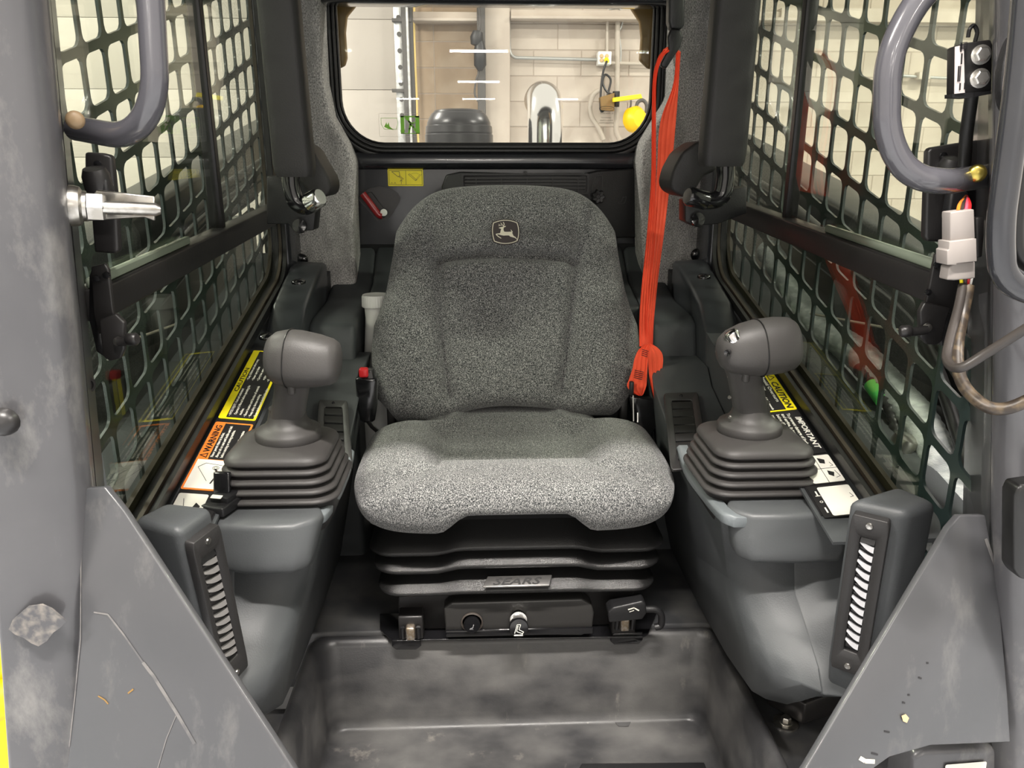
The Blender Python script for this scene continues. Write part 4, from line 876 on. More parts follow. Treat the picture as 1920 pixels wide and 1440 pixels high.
    for k in range(nl):
        vc = lerp(va, vb, (k+.5)/nl); dd = (vb-va)/nl*.42
        b = B(); rings = []
        for j in range(9):
            a = j/8; bow = math.sin(a*math.pi*.5)
            if s > 0: bow = math.sin((1-a)*math.pi*.5); bow = 1-bow; bow = math.sin(a*math.pi/2)
            uu = lerp(ua, ub, a); vv = vc+(dd*1.2)*((1-a)**2 if s < 0 else (a-.0)**2*0+(1-(1-a)**2)*-0)
            vv = vc + (-dd*1.5*(1-math.sin(a*math.pi/2)) if s > 0 else -dd*1.5*(1-math.sin((1-a)*math.pi/2)))
            th = dd*(1.0 if s > 0 else 1.0)*math.sin(max(.12, min(1, (a if s > 0 else 1-a)+.15))*math.pi/2)
            rings.append([fp(uu, vv-th, .006), fp(uu, vv+th*.4, .0065), fp(uu, vv+th, .002), fp(uu, vv-th*.6, .0015)])
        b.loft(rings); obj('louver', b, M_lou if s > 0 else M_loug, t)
    b = B(); b.loft([[fp(u, v0+.135*dv_, .004), fp(u, v0+.16*dv_, .007), fp(u, v0+.175*dv_, .004), fp(u, v0+.15*dv_, .002)] for u in (ua, ub)]); obj('slide_tab', b, M_blk, t)
    for vv in (v0+.045*dv_, v1-.045*dv_):
        b = B(); b.lathe([(.0042, 0), (.0038, .0015), (.0015, .001), (0, .0008)], fp((u0+u1)/2, vv, .010), n_f, 14); obj('screw', b, M_steel, t)

# rocker switch on the buckle side armrest
t = root('rocker_switch', 'black paddle rocker switch with printed label on the buckle side armrest', 'switch', tuple(P(420, 950, Z=.585)))
q = P(417, 946, Z=.594)
b = B(); b.box(q+V((0, .0, .0)), (.036, .048, .014), Matrix.Rotation(R(-18), 3, 'Z')); b.bevel(.003, 3); obj('switch_base', b, M_blk, t)
b = B(); b.box(q+V((.003, .006, .010)), (.028, .03, .010), Matrix.Rotation(R(-18), 3, 'Z')); b.bevel(.002, 2); obj('collar', b, M_blk, t)
b = B(); b.box(q+V((-.001, .012, .026)), (.024, .009, .034), Matrix.Rotation(R(-10), 3, 'Z') @ Matrix.Rotation(R(-12), 3, 'X')); b.bevel(.003, 3); obj('paddle', b, M_blkg, t)
f_ = Fr(q+V((-.003, -.0105, .0155)), (1, -.25, 0), (.25, .8, .25)); b = B(); f_.rect(b, -.008, .008, -.003, .004, .001, .001); obj('label_plate', b, M_dwht, t)

# decals on the sills
for s in (-1, 1):
    pln = (V((s*.46, .927, .5895)), V((0, 1, SL)).cross(V((-s, 0, -.12))).normalized())
    if pln[1].z < 0: pln = (pln[0], -pln[1])
    al = V((0, 1, SL)).normalized()
    def SP(x, y): return P(x, y, pl=pln)
    if s < 0:
        Rv, Uv = al, V((-1, 0, .12))
        spec = [((448, 788), (500, 660), 'yellow'), ((386, 921), (446, 795), 'orange'), ((352, 990), (382, 927), 'third')]
    else:
        Rv, Uv = -al, V((1, 0, .12))
        spec = [((1400, 640), (1478, 770), 'caution'), ((1480, 775), (1540, 850), 'important'), ((1543, 853), (1573, 905), 'pict'), ((1574, 910), (1610, 965), 'pict2')]
    # black base strip
    a_, c_ = (SP(352, 990), SP(504, 652)) if s < 0 else (SP(1395, 630), SP(1600, 960))
    fr0 = Fr(V((s*.405, a_.y, 0)), Rv, Uv)
    def onp(X, Y): n = pln[1]; z = pln[0].z-(n.x*(X-pln[0].x)+n.y*(Y-pln[0].y))/n.z; return V((X, Y, z))
    xin_ = .412; xout = .470
    b = B(); ya, yb = min(a_.y, c_.y), max(a_.y, c_.y)
    b.prism([onp(s*(xin_-.002), ya), onp(s*xout, ya), onp(s*xout, yb), onp(s*(xin_-.002), yb)], pln[1]*.001)
    obj('decal_strip', b, M_dblk, label='black backing strip for the safety decals on the %s side sill' % ('buckle' if s < 0 else 'belt'), cat='decal')
    for p0, p1, kd in spec:
        Ya, Yb = SP(*p0).y, SP(*p1).y; L_ = abs(Yb-Ya)*math.hypot(1, SL); Wd = xout-xin_
        f_ = Fr(onp(s*xin_, Ya)+pln[1]*.0012, Rv, Uv)
        if kd == 'yellow':
            t = decal('safety_decal', 'yellow-bordered black instruction decal nearest the rear on the buckle side sill', f_, L_, Wd, M_yel, .003)
            b = B(); f_.rect(b, .004, L_-.004, .004, Wd*.80, .0012, .001); obj('panel', b, M_dblk, t)
            b = B(); f_.text(b, 'CAUTION', L_*.36, Wd*.84, .007, .0012, .0002, w=.08); obj('heading', b, M_dblk, t)
            b = B()
            lns = ['AVOID INJURY. Read and understand', "Operator's Manual before operating the", 'machine.', 'Know location and function of controls', 'Keep safety devices working', 'Keep windows and windshield in place']
            for i, tx in enumerate(lns): f_.text(b, ('• ' if i not in (1, 2) else '   ')+tx, .008, Wd*.70-i*.0078, .0042, .0014, .00012, w=(L_*.44)*(len(tx)+2)/42)
            lns = ['Keep children and others away', 'Never carry riders', 'Carry low, engage parking brake, stop', 'engine and remove key before leaving', 'Keep all shields in place during use']
            for i, tx in enumerate(lns): f_.text(b, ('• ' if i != 3 else '   ')+tx, L_*.53, Wd*.70-i*.0086, .0042, .0014, .00012, w=(L_*.44)*(len(tx)+2)/42)
            obj('lettering', b, M_dwht, t)
        elif kd == 'orange':
            t = decal('safety_decal', 'orange-bordered warning decal with a falling person pictogram on the buckle side sill', f_, L_, Wd, M_or, .003)
            b = B(); f_.rect(b, L_*.42, L_-.004, .003, Wd*.72, .0012, .0005); obj('panel', b, M_dblk, t)
            b = B(); f_.rect(b, .003, L_*.41, .003, Wd-.003, .0012, .0005); obj('pictogram_panel', b, M_dwht, t)
            b = B(); f_.text(b, 'WARNING', L_*.52, Wd*.77, .0095, .0013, .0003, w=L_*.42); f_.stroke(b, [(L_*.44, Wd*.78), (L_*.47, Wd*.95), (L_*.50, Wd*.78), (L_*.44, Wd*.78)], .0012, .0013)
            f_.stroke(b, [(L_*.10, Wd*.2), (L_*.17, Wd*.34), (L_*.24, Wd*.32), (L_*.28, Wd*.42)], .0028, .0013); f_.stroke(b, [(L_*.09, Wd*.38), (L_*.17, Wd*.34), (L_*.15, Wd*.16)], .0022, .0013)
            f_.stroke(b, [(L_*.12, Wd*.5), (L_*.30, Wd*.85), (L_*.36, Wd*.7), (L_*.34, Wd*.3)], .0006, .0013)
            for cx_, r_ in ((.30, .0045), (.30, .0025)): f_.stroke(b, [(L_*cx_+r_*math.cos(a), Wd*.42+r_*math.sin(a)) for a in [k*.524 for k in range(13)]], .0005, .0013)
            obj('black_print', b, M_dblk, t)
            b = B()
            for i, tx in enumerate(['Never permit riders in bucket.', 'Always sit on seat and buckle seat belt', 'before starting or moving machine.', '', "See Operator's Manual for complete", 'instructions.']):
                if tx: f_.text(b, tx, L_*.45, Wd*.62-i*.0070, .0042, .0014, .00015, w=(L_*.50)*len(tx)/40)
            obj('lettering', b, M_dwht, t)
        elif kd == 'third':
            t = decal('safety_decal', 'small cream hand pictogram decal at the front end of the buckle side sill', f_, L_, Wd, M_dblk, .002)
            b = B(); f_.rect(b, .002, L_-.002, Wd*.28, Wd-.002, .0012, .003); f_.stroke(b, [(.006, Wd*.14), (.012, Wd*.14)], .004, .0012); f_.stroke(b, [(.020, Wd*.18), (.026, Wd*.10)], .003, .0012); obj('pictogram_panel', b, M_dwht, t)
            b = B(); f_.poly(b, [(L_*.3, Wd*.4), (L_*.45, Wd*.55), (L_*.7, Wd*.48), (L_*.6, Wd*.36)], .0014); f_.stroke(b, [(L_*.2, Wd*.8), (L_*.5, Wd*.7), (L_*.8, Wd*.8)], .0007, .0014); obj('black_print', b, M_dblk, t)
        elif kd == 'caution':
            t = decal('safety_decal', 'yellow-bordered overturn caution decal with pictogram panel on the belt side sill', f_, L_, Wd, M_yel, .003)
            b = B(); f_.rect(b, L_*.52, L_-.003, .003, Wd*.70, .0012, .0005); obj('panel', b, M_dblk, t)
            b = B(); f_.rect(b, .002, L_*.51, .003, Wd-.001, .0012, .002); obj('pictogram_panel', b, mat('decal_grey', (.36, .35, .31), .5), t)
            b = B(); f_.text(b, 'CAUTION', L_*.63, Wd*.755, .0105, .0013, .0004, w=L_*.35, shear=.15); f_.stroke(b, [(L_*.54, Wd*.77), (L_*.575, Wd*.95), (L_*.61, Wd*.77), (L_*.54, Wd*.77)], .0012, .0013)
            f_.stroke(b, [(L_*.26, .003), (L_*.26, Wd)], .0005, .0013); f_.stroke(b, [(0.002, Wd*.5), (L_*.51, Wd*.5)], .0005, .0013)
            for cx_, cy_ in ((.13, .25), (.13, .75), (.38, .25), (.38, .75)):
                f_.stroke(b, [(L_*cx_-.008, Wd*cy_-.004), (L_*cx_, Wd*cy_+.004), (L_*cx_+.008, Wd*cy_), (L_*cx_+.003, Wd*cy_-.006), (L_*cx_-.008, Wd*cy_-.004)], .0008, .0013)
            f_.poly(b, [(L_*.36, Wd*.7), (L_*.44, Wd*.66), (L_*.44, Wd*.84), (L_*.36, Wd*.8)], .0013)
            obj('black_print', b, M_dblk, t)
            b = B(); f_.text(b, 'Avoid Overturn', L_*.55, Wd*.57, .0058, .0014, .0002, w=L_*.34)
            for i, tx in enumerate(['• Carry load low', '• Avoid steep slopes and high speeds', '• Do not drive across slopes', '  operate on level ground carefully']): f_.text(b, tx, L_*.54, Wd*.44-i*.0070, .0038, .0014, .00012, w=L_*.44*len(tx)/36)
            obj('lettering', b, M_dwht, t)
        elif kd == 'important':
            t = decal('safety_decal', 'black cold weather instruction decal with white lettering on the belt side sill', f_, L_, Wd, M_dblk, .001)
            b = B(); f_.text(b, 'IMPORTANT', L_*.12, Wd*.80, .0088, .0012, .0004, w=L_*.78, shear=.1)
            for i, tx in enumerate(['To prevent damage of hydraulics', 'and engine, in temperatures', 'below 0°C (32°F), run at idle', 'rpm for 10 minutes before', 'operation of controls.']): f_.text(b, tx, .002, Wd*.62-i*.0082, .0054, .0013, .00025, w=(L_*.93)*len(tx)/31)
            obj('lettering', b, M_dwht, t)
        else:
            t = decal('safety_decal', 'white four-panel hand pictogram decal on the belt side sill' if kd == 'pict' else 'white arrow pictogram decal at the front end of the belt side sill', f_, L_, Wd, M_dblk, .001)
            b = B(); f_.rect(b, .001, L_-.002, Wd*.22, Wd, .0012, .003); obj('pictogram_panel', b, M_dwht, t)
            b = B()
            if kd == 'pict':
                f_.stroke(b, [(L_*.5, Wd*.22), (L_*.5, Wd)], .0006, .0013); f_.stroke(b, [(0.002, Wd*.6), (L_, Wd*.6)], .0006, .0013)
                f_.poly(b, [(L_*.12, Wd*.66), (L_*.2, Wd*.82), (L_*.34, Wd*.78), (L_*.3, Wd*.66)], .0014); f_.poly(b, [(L_*.58, Wd*.72), (L_*.66, Wd*.86), (L_*.8, Wd*.8), (L_*.72, Wd*.7)], .0014)
                f_.stroke(b, [(L_*.1, Wd*.48), (L_*.3, Wd*.52), (L_*.34, Wd*.4), (L_*.2, Wd*.38), (L_*.3, Wd*.52)], .0007, .0013); f_.stroke(b, [(L_*.6, Wd*.9), (L_*.8, Wd*.95), (L_*.84, Wd*.84)], .0006, .0013)
            f_.stroke(b, [(L_*.3, Wd*.9), (L_*.42, Wd*.94), (L_*.44, Wd*.86)], .0006, .0013)
            obj('black_print', b, M_dblk, t)
            b = B(); f_.stroke(b, [(L_*.15, Wd*.14), (L_*.3, Wd*.14)], .0022, .0012); f_.stroke(b, [(L_*.3, Wd*.19), (L_*.3, Wd*.09)], .0016, .0012); f_.stroke(b, [(L_*.5+.002*math.cos(a), Wd*.14+.002*math.sin(a)) for a in [k*.785 for k in range(9)]], .0006, .0012); f_.stroke(b, [(L_*.7, Wd*.14), (L_*.85, Wd*.14)], .0022, .0012); obj('white_symbols', b, M_dwht, t)

# ================================================================== JOYSTICKS
def joystick(s, bx, Yc, head, stem, label):
    t = root('joystick', label, 'joystick', (bx, Yc, .57), 'control joysticks')
    def sq(h, z, e=.42, cx=bx, cy=Yc): return [V((cx+x, cy+y, z)) for x, y in rrect(2*h, 2*h*1.0, h*e, 6)]
    b = B(); b.loft([sq(.066, .535), sq(.078, .56), sq(.079, .588), sq(.075, .592)]); obj('boot_skirt', b, mat('skirt_black', (.018, .017, .017), .5), t)
    b = B(); rings = [sq(.076, .586)]
    for i in range(4):
        o_ = .0885-.0040*i; z = .588+.0130*i
        rings += [sq(o_-.004, z-.001), sq(o_, z+.0015), sq(o_, z+.0045), sq(o_-.004, z+.007), sq(o_-.012, z+.009), sq(o_-.011, z+.0115)]
    rings += [sq(.0730, .640), sq(.0735, .643), sq(.071, .648), sq(.066, .652), sq(.058, .656, .6), sq(.050, .659, .9), sq(.046, .660, 1)]
    b.loft(rings); obj('boot', b, M_boot, t, ang=70)
    sx = head['stem']
    b = B(); b.lathe([(.043, .652), (.0475, .657), (.0480, .668), (.0455, .673), (.036, .677), (.0290, .686), (.0255, .70), (.0255, .705)], (bx+sx, Yc, 0), (0, 0, 1), 36); obj('collar', b, M_boot, t, ang=60)
    # grip: stem + head, loft
    hc = head['c']; d0 = V((bx+sx, Yc, .69)); d1 = V((hc.x+head.get('sx', 0), hc.y+.005, hc.z-.01))
    b = B(); rings = []
    for k in range(9):
        f = k/8; c = d0.lerp(d1, f); rx = interp(f, [(0, .0250), (.2, .0240), (.6, .0240), (.8, .027), (1, .034)]); ry = interp(f, [(0, .025), (.5, .026), (1, .033)])
        rings.append([c+V((rx*math.copysign(abs(math.cos(a))**.8, math.cos(a)), ry*math.copysign(abs(math.sin(a))**.8, math.sin(a)), 0)) for a in [2*math.pi*j/28 for j in range(28)]])
    b.loft(rings); obj('grip', b, M_joy, t, ang=60)
    ax = (head['b']-head['a']); L_ = ax.length; ax.normalize(); upv = V((0, .15, 1)); side_ = ax.cross(upv).normalized(); upv = side_.cross(ax).normalized()
    b = B(); rings = []
    for f, rz, ry in head['prof']:
        c = head['a']+ax*(L_*f)
        rings.append([c+side_*(ry*math.copysign(abs(math.cos(a))**.86, math.cos(a)))+upv*(rz*math.copysign(abs(math.sin(a))**.86, math.sin(a))) for a in [2*math.pi*j/36 for j in range(36)]])
    b.loft(rings); obj('grip_head', b, M_joy, t, ang=60)
    # seam ring
    f, rz, ry = head['seam']; c = head['a']+ax*(L_*f)
    b = B(); b.tube([c+side_*(ry*math.copysign(abs(math.cos(a))**.86, math.cos(a)))+upv*(rz*math.copysign(abs(math.sin(a))**.86, math.sin(a))) for a in [2*math.pi*j/36 for j in range(37)]], .0009, 6, cap=False); obj('seam', b, M_rub, t)
    q = hc+V((0, -.032, -.036)); b = B(); b.box(q+V((head.get('sx', 0)+.004*s, .018, .002)), (.010, .012, .026)); b.bevel(.004, 3); obj('trigger', b, M_joy, t)
    return t
JY = 1.08
bxL = P(536, 880, Y=JY).x; bxR = P(1406, 880, Y=JY).x
ha, hb = P(499, 668, Y=1.05), P(638, 680, Y=1.04)
joystick(-1, bxL, JY, dict(a=ha, b=hb, c=(ha+hb)/2, sx=-.012, stem=.009, prof=[(0, .006, .006), (.01, .018, .016), (.05, .028, .026), (.14, .036, .032), (.3, .0405, .036), (.45, .0405, .037), (.7, .037, .034), (.88, .0325, .030), (.95, .028, .026), (.99, .018, .016), (1, .004, .004)], seam=(.33, .0412, .0368)), None, 'grey rubber joystick with ribbed boot on the buckle side of the seat')
ha, hb = P(1347, 662, Y=1.04), P(1492, 642, Y=1.05)
tj = joystick(1, bxR, JY, dict(a=ha, b=hb, c=(ha+hb)/2, sx=-.022, stem=-.007, prof=[(0, .005, .005), (.01, .014, .014), (.05, .023, .022), (.15, .031, .029), (.32, .0375, .034), (.5, .0405, .037), (.75, .0405, .037), (.9, .038, .035), (.96, .033, .031), (.99, .022, .02), (1, .006, .006)], seam=(.50, .0412, .0375)), None, 'grey rubber joystick with thumb switch on the belt side of the seat')
q = P(1372, 622, Y=1.03); b = B(); b.lathe([(.011, -.012), (.011, .002), (.008, .005), (0, .006)], q+V((0, .0, -.004)), (-.5, .1, .8), 16); obj('thumb_switch', b, M_chrome, tj)
q = P(1363, 662, Y=1.012); b = B(); b.lathe([(.0045, -.006), (.0045, .0), (.003, -.001), (.0, -.002)], q, (-.6, -.8, 0), 14); obj('screw_hole', b, M_blkg, tj)
for x, y in ((1367, 706), (1368, 745), (1369, 782)): b = B(); b.lathe([(.003, 0), (.002, .002), (0, .0024)], P(x, y, Y=1.065), (-1, -.6, 0), 12); obj('screw', b, M_steel, tj)
q = P(524, 735, Y=1.2); f_ = Fr(q, (.35, -1, 0), (0, 0, 1)); b = B(); f_.rect(b, -.004, .004, -.035, .025, .001, .001); obj('edge_decal', b, M_yel, label='narrow yellow decal strip behind the buckle side joystick', cat='decal')

# ================================================================== SEAT
seat = root('operator_seat', 'grey speckled fabric operator seat on a black suspension base', 'seat', (.007, 1.4, .222))
k45 = .45
SPN = (V((0, 1.515, .55)), V((0, -1, k45)).normalized())
HW = [(340, 178), (400, 197), (440, 206), (480, 211), (545, 223), (580, 233), (612, 246), (650, 250.5), (700, 250.5), (745, 245), (780, 237), (810, 225)]
def ytop(s): return 350+14*abs(s)**2+70*abs(s)**7
def ybot(s):
    a = abs(s); return 761+(10 if s > 0 else 26)*sm(a/.75)+8*sm((a-.3)/.4)-48*sm((a-.80)/.2)**1.5
def seatpx(s, t):
    y = lerp(ybot(s), ytop(s), t); return 948.+s*interp(y, HW), y
def bump_front(x, y, s, t):
    d = 0
    yg = 489+12*((x-948)/135)**2
    wgt = 1-sm((abs(x-948)-118)/26)
    # shelf: lumbar panel proud below the groove, head panel proud above
    dy = (y-yg)
    d += wgt*(-.032*math.exp(-(dy/8)**2))
    d += wgt*.012*math.exp(-((dy+22)/22)**2)
    d += wgt*.006*math.exp(-((dy-26)/24)**2)
    xv = 948+math.copysign(interp(y, [(370, 148), (500, 128), (640, 116), (770, 100)]), x-948)
    dv_ = x-xv
    wv = sm((t)/.1)*sm((1-t)/.12)
    d += wv*(-.019*math.exp(-(dv_/10)**2))*(.55 if y < 470 else 1)
    # bolsters forward
    d += .020*sm((abs(x-948)-interp(y, [(370, 150), (770, 105)]))/60)*sm((y-420)/200)
    # centre slightly hollow
    d -= .008*(1-min(1, abs(x-948)/120)**2)*sm((y-520)/80)*sm((760-y)/60)
    return d
b = B(); NU, NV = 110, 110
def bf(u, v_, front=True):
    # ease samples to the borders
    s = -math.cos(u*math.pi); s = math.copysign(abs(s)**.85, s); t = .5-.5*math.cos(v_*math.pi)
    x, y = seatpx(s, t); p = P(x, y, pl=SPN)
    e = math.sqrt(max(0, (1-abs(s)**5)*(1-abs(2*t-1)**9)))
    if front: off = .050*e+bump_front(x, y, s, t)*min(1, e*1.4)
    else: off = -.055*e
    return p+SPN[1]*off
b.grid(lambda u, v_: bf(u, v_), NU, NV); b.grid(lambda u, v_: bf(u, v_, False), 40, 40)
obj('backrest', b, M_fab, seat, ang=80)
# cushion
b = B()
CYF, CYR = 1.118, 1.60
def cf(u, v_, top=True):
    s = -math.cos(u*math.pi); s = math.copysign(abs(s)**.85, s); tau = -math.cos(v_*math.pi); tau = math.copysign(abs(tau)**.9, tau)
    a = abs(s)
    hw = .276-.008*sm((tau+.2)/1.0)-.080*sm((tau-.18)/.34)
    hd = (CYR-CYF)/2; yc = (CYR+CYF)/2
    X = .0065+hw*s*(1-.12*max(0, abs(tau)-.50)**2*3.3)
    Y = yc+hd*tau*(1-.07*a**6)
    e = (max(0, (1-a**7)*(1-abs(tau)**9)))**.48
    zc = .517
    if top:
        z = zc+.044*e
        pan = (1-sm((a-.42)/.20))*sm((tau+.56)/.07)
        z -= .030*pan*e*(1-sm((tau-.1)/.6)*.6)
        bol = sm((a-.52)/.2)*sm((tau+.75)/.4)*(1-sm((tau-.15)/.3)*1.7)
        z += .014*bol*e
        dl = (tau+.56)-(a-.46)*-.95
        z -= .012*math.exp(-((dl)/.07)**2)*sm((a-.44)/.05)*(1-sm((a-.88)/.1))*e
    else:
        arch = (1-sm((a-.30)/.20))
        z = zc-(.052+.014*sm((-tau-.1)/.5))*e+.042*arch*e*sm((-tau-.2)/.4)
    return V((X, Y, z))
b.grid(lambda u, v_: cf(u, v_), 110, 90); b.grid(lambda u, v_: cf(u, v_, False), 60, 50); b.weld(2e-4)
obj('seat_cushion', b, M_fab, seat, ang=80)
# under-seat panel
def srect(hx0, hx1, y0, y1, z, r, dz=None, dyf=None):
    out = []
    n = 10; cx, cy = (hx0+hx1)/2, (y0+y1)/2
    base = []
    pts = rrect(hx1-hx0, y1-y0, r, 5)
    # resample the front edge so the wave can shape it
    dense = []
    for i, p in enumerate(pts):
        q = pts[(i+1) % len(pts)]; m_ = 24 if abs(q[0]-p[0]) > .2 else 1
        for k in range(m_): dense.append((lerp(p[0], q[0], k/m_), lerp(p[1], q[1], k/m_)))
    for x, y in dense:
        c = 1-sm((abs(x)-.095)/.05); fr_ = sm((-y)/((y1-y0)/2)*1.0)
        out.append(V((cx+x, cy+y-(dyf or 0)*c*fr_, z+(dz or 0)*c*fr_)))
    return out
b = B(); b.loft([srect(-.215, .232, 1.225, 1.55, .40, .02), srect(-.215, .232, 1.215, 1.55, .46, .02), srect(-.18, .20, 1.19, 1.52, .49, .02)]); obj('pan_underside', b, M_blk, seat)
sx0, sx1 = -.247, .268
folds = ((.407, 0, .450), (.373, 1, .404), (.330, 2, .364))
for zl, k, zt in folds:
    i_ = .006*k
    b = B(); x0, x1 = sx0+i_*1.0, sx1-i_*1.1; y0 = 1.178
    dz = .012 if k < 2 else .006
    b.loft([srect(x0+.032, x1-.032, y0+.058, 1.60, zt, .03, dz*.6, .0), srect(x0+.026, x1-.026, y0+.046, 1.60, zt-.008, .03, dz, .006), srect(x0+.012, x1-.012, y0+.018, 1.62, zl+.013, .035, dz, .010), srect(x0, x1, y0+.002, 1.62, zl+.004, .04, dz, .006), srect(x0, x1, y0, 1.62, zl, .04, dz, .006), srect(x0+.004, x1-.004, y0+.004, 1.62, zl-.005, .04, dz, .006),
            srect(x0+.03, x1-.03, y0+.04, 1.59, zl-.009, .03, dz*.5, 0), srect(x0+.034, x1-.034, y0+.05, 1.59, zl-.014, .03, 0, 0)])
    obj('suspension_fold', b, M_susp, seat, ang=70)
# badge on the lowest fold
a = P(905, 1107, Y=1.162); c = P(1030, 1104, Y=1.162); d = P(1037, 1086, Y=1.180); e_ = P(915, 1089, Y=1.180)
f_ = Fr(a, c-a, e_-a); w_ = (c-a).length; h_ = (e_-a).length
b = B(); b.prism([f_.at(0, 0, .006), f_.at(w_, 0, .006), f_.at(w_+.006, h_, .006), f_.at(.009, h_, .006)], f_.N*.004); b.bevel(.001, 2); bd = obj('maker_badge', b, M_badge, seat)
b = B(); f_.text(b, 'SEARS', .016, .003, h_*.66, .0106, .0003, shear=.35, w=w_-.028); obj('raised_lettering', b, mat('letter_dark', (.09, .09, .09), .3, metal=.6), bd)
# emblem
fe = Fr(P(948, 435, pl=(SPN[0]+SPN[1]*.0655, SPN[1])), (1, 0, 0), (0, k45, 1)); K = 6.75e-5
def E(pts): return [((x-845)*K, (740-y)*K) for x, y in pts]
def blob(sc):
    pts = []
    cs = [(470, 450), (845, 365), (1205, 450), (1255, 740), (1200, 1030), (845, 1120), (490, 1040), (435, 740)]
    out = []
    for i in range(0, 8, 2):
        p0, p1, p2 = cs[i], cs[i+1], cs[(i+2) % 8]
        c = (2*p1[0]-.5*(p0[0]+p2[0]), 2*p1[1]-.5*(p0[1]+p2[1]))
        for k in range(8):
            t_ = k/8; out.append(((1-t_)**2*p0[0]+2*t_*(1-t_)*c[0]+t_*t_*p2[0], (1-t_)**2*p0[1]+2*t_*(1-t_)*c[1]+t_*t_*p2[1]))
    return [(845+(x-845)*sc, 740+(y-740)*sc) for x, y in out]
b = B(); fe.poly(b, E(blob(1.075)), 0, .0012); em = obj('emblem_patch', b, M_embl, seat)
b = B(); o_, i_ = E(blob(1.0)), E(blob(.945)); b.loft([[fe.at(x, y, .0016) for x, y in o_], [fe.at(x, y, .0016) for x, y in i_], [fe.at(x, y, .0011) for x, y in i_], [fe.at(x, y, .0011) for x, y in o_]], loop=True); obj('emblem_border', b, M_cream, em)
deer = [(640, 610), (720, 590), (770, 575), (785, 548), (800, 560), (830, 562), (862, 556), (835, 590), (797, 598), (780, 650), (785, 700), (810, 740), (880, 744), (1000, 740), (1030, 748), (1012, 710), (1000, 662), (1030, 700), (1062, 742), (1045, 772), (1062, 820), (1085, 870), (1150, 915), (1205, 1000), (1180, 985), (1130, 935), (1060, 915), (990, 895), (940, 855), (860, 855), (780, 860), (700, 845), (640, 825), (580, 822), (600, 855), (650, 895), (715, 940), (700, 952), (630, 910), (580, 870), (542, 820), (560, 800), (640, 790), (680, 780), (690, 720), (712, 655), (690, 642), (645, 625)]
b = B(); fe.poly(b, E(deer), .0012, .0005); fe.stroke(b, E([(790, 556), (760, 528), (690, 530), (635, 550)]), .0012, .0013); fe.stroke(b, E([(662, 532), (642, 495)]), .001, .0013); fe.stroke(b, E([(742, 522), (730, 485), (700, 463)]), .0012, .0013); fe.stroke(b, E([(792, 545), (806, 500), (782, 440)]), .0016, .0013)
obj('emblem_stag', b, M_cream, em)
# backrest brackets
for x in (-.235, .245):
    b = B(); b.b2(x-.008, x+.008, 1.50, 1.53, .48, .58); b.bevel(.003, 2); obj('recliner_bracket', b, M_blkm, seat)
# seat pedestal, control panel, knobs, lever
b = B(); b.b2(-.205, .225, 1.235, 1.60, .222, .325); b.bevel(.004, 1); obj('pedestal', b, M_blkm, seat)
fpY = 1.197
b = B(); pts = [P(x, y, Y=fpY) for x, y in ((832, 1140), (846, 1130), (1092, 1123), (1110, 1134), (1114, 1150), (1110, 1186), (1090, 1192), (836, 1192))]
o2 = [p+V((0, -.006, 0)) for p in pts]
b.prism(pts, (0, .03, 0)); b.bevel(.004, 3, 30); cp = obj('control_panel', b, mat('panel_satin', (.030, .029, .028), .33, bump=.1, bscale=500), seat)
b = B(); a, c = P(836, 1180, Y=fpY-.002), P(1112, 1174, Y=fpY-.002); b.prism([a, c, c+V((0, 0, -.014)), a+V((0, 0, -.014))], (0, -.004, 0)); b.bevel(.0015, 1); obj('panel_lip', b, M_blkg, cp)
q = P(885, 1166, Y=fpY-.002); b = B(); f_ = Fr(q, (1, 0, 0), (0, 0, 1))
b.lathe([(.0195, 0), (.0195, .003), (.0175, .004), (.0165, .002), (.0165, .0)], q, (0, -1, 0), 30); obj('switch_ring', b, mat('ring_brown', (.06, .05, .043), .3), cp)
b = B(); b.lathe([(.0145, 0), (.0145, .010), (.0125, .013), (0, .0125)], q+V((0, 0, -.002)), (0, -1, .15), 28); sw = obj('heat_switch', b, M_blkg, cp)
f_ = Fr(q+V((0, -.0136, -.002)), (1, 0, 0), (0, .15, 1)); b = B(); f_.stroke(b, [(.003, .005), (.0015, -.001), (-.003, -.002)], .0012, .0008); f_.stroke(b, [(-.004, -.0035), (.002, -.0035)], .0008, .0008); obj('seat_heat_symbol', b, mat('symbol_grey', (.25, .25, .26), .5), seat)
q = P(971, 1155, Y=fpY); b = B(); b.lathe([(.0165, -.002), (.0165, .020), (.0150, .022)], q, (0, -1, .25), 24); obj('knob_neck', b, M_chrome, cp)
b = B(); q2 = q+V((0, -.022, -.004)); b.lathe([(.0165, 0), (.0170, .012), (.0155, .015), (0, .0155)], q2, (0, -1, .25), 30); obj('adjust_knob', b, M_blkg, cp)
f_ = Fr(q2+V((0, -.0165, .002)), (1, 0, 0), (0, .25, 1)); b = B()
f_.stroke(b, [(-.0075, -.006), (-.003, .009), (.003, .009), (.0, .0), (.008, -.004), (.006, -.007), (-.004, -.003), (-.0015, .007)], .0011, .0006); f_.stroke(b, [(-.008, -.0095), (-.001, -.0095)], .0022, .0006); f_.stroke(b, [(.001, -.0095), (.006, -.0095)], .0022, .0006); obj('white_symbol', b, M_dwht, seat)
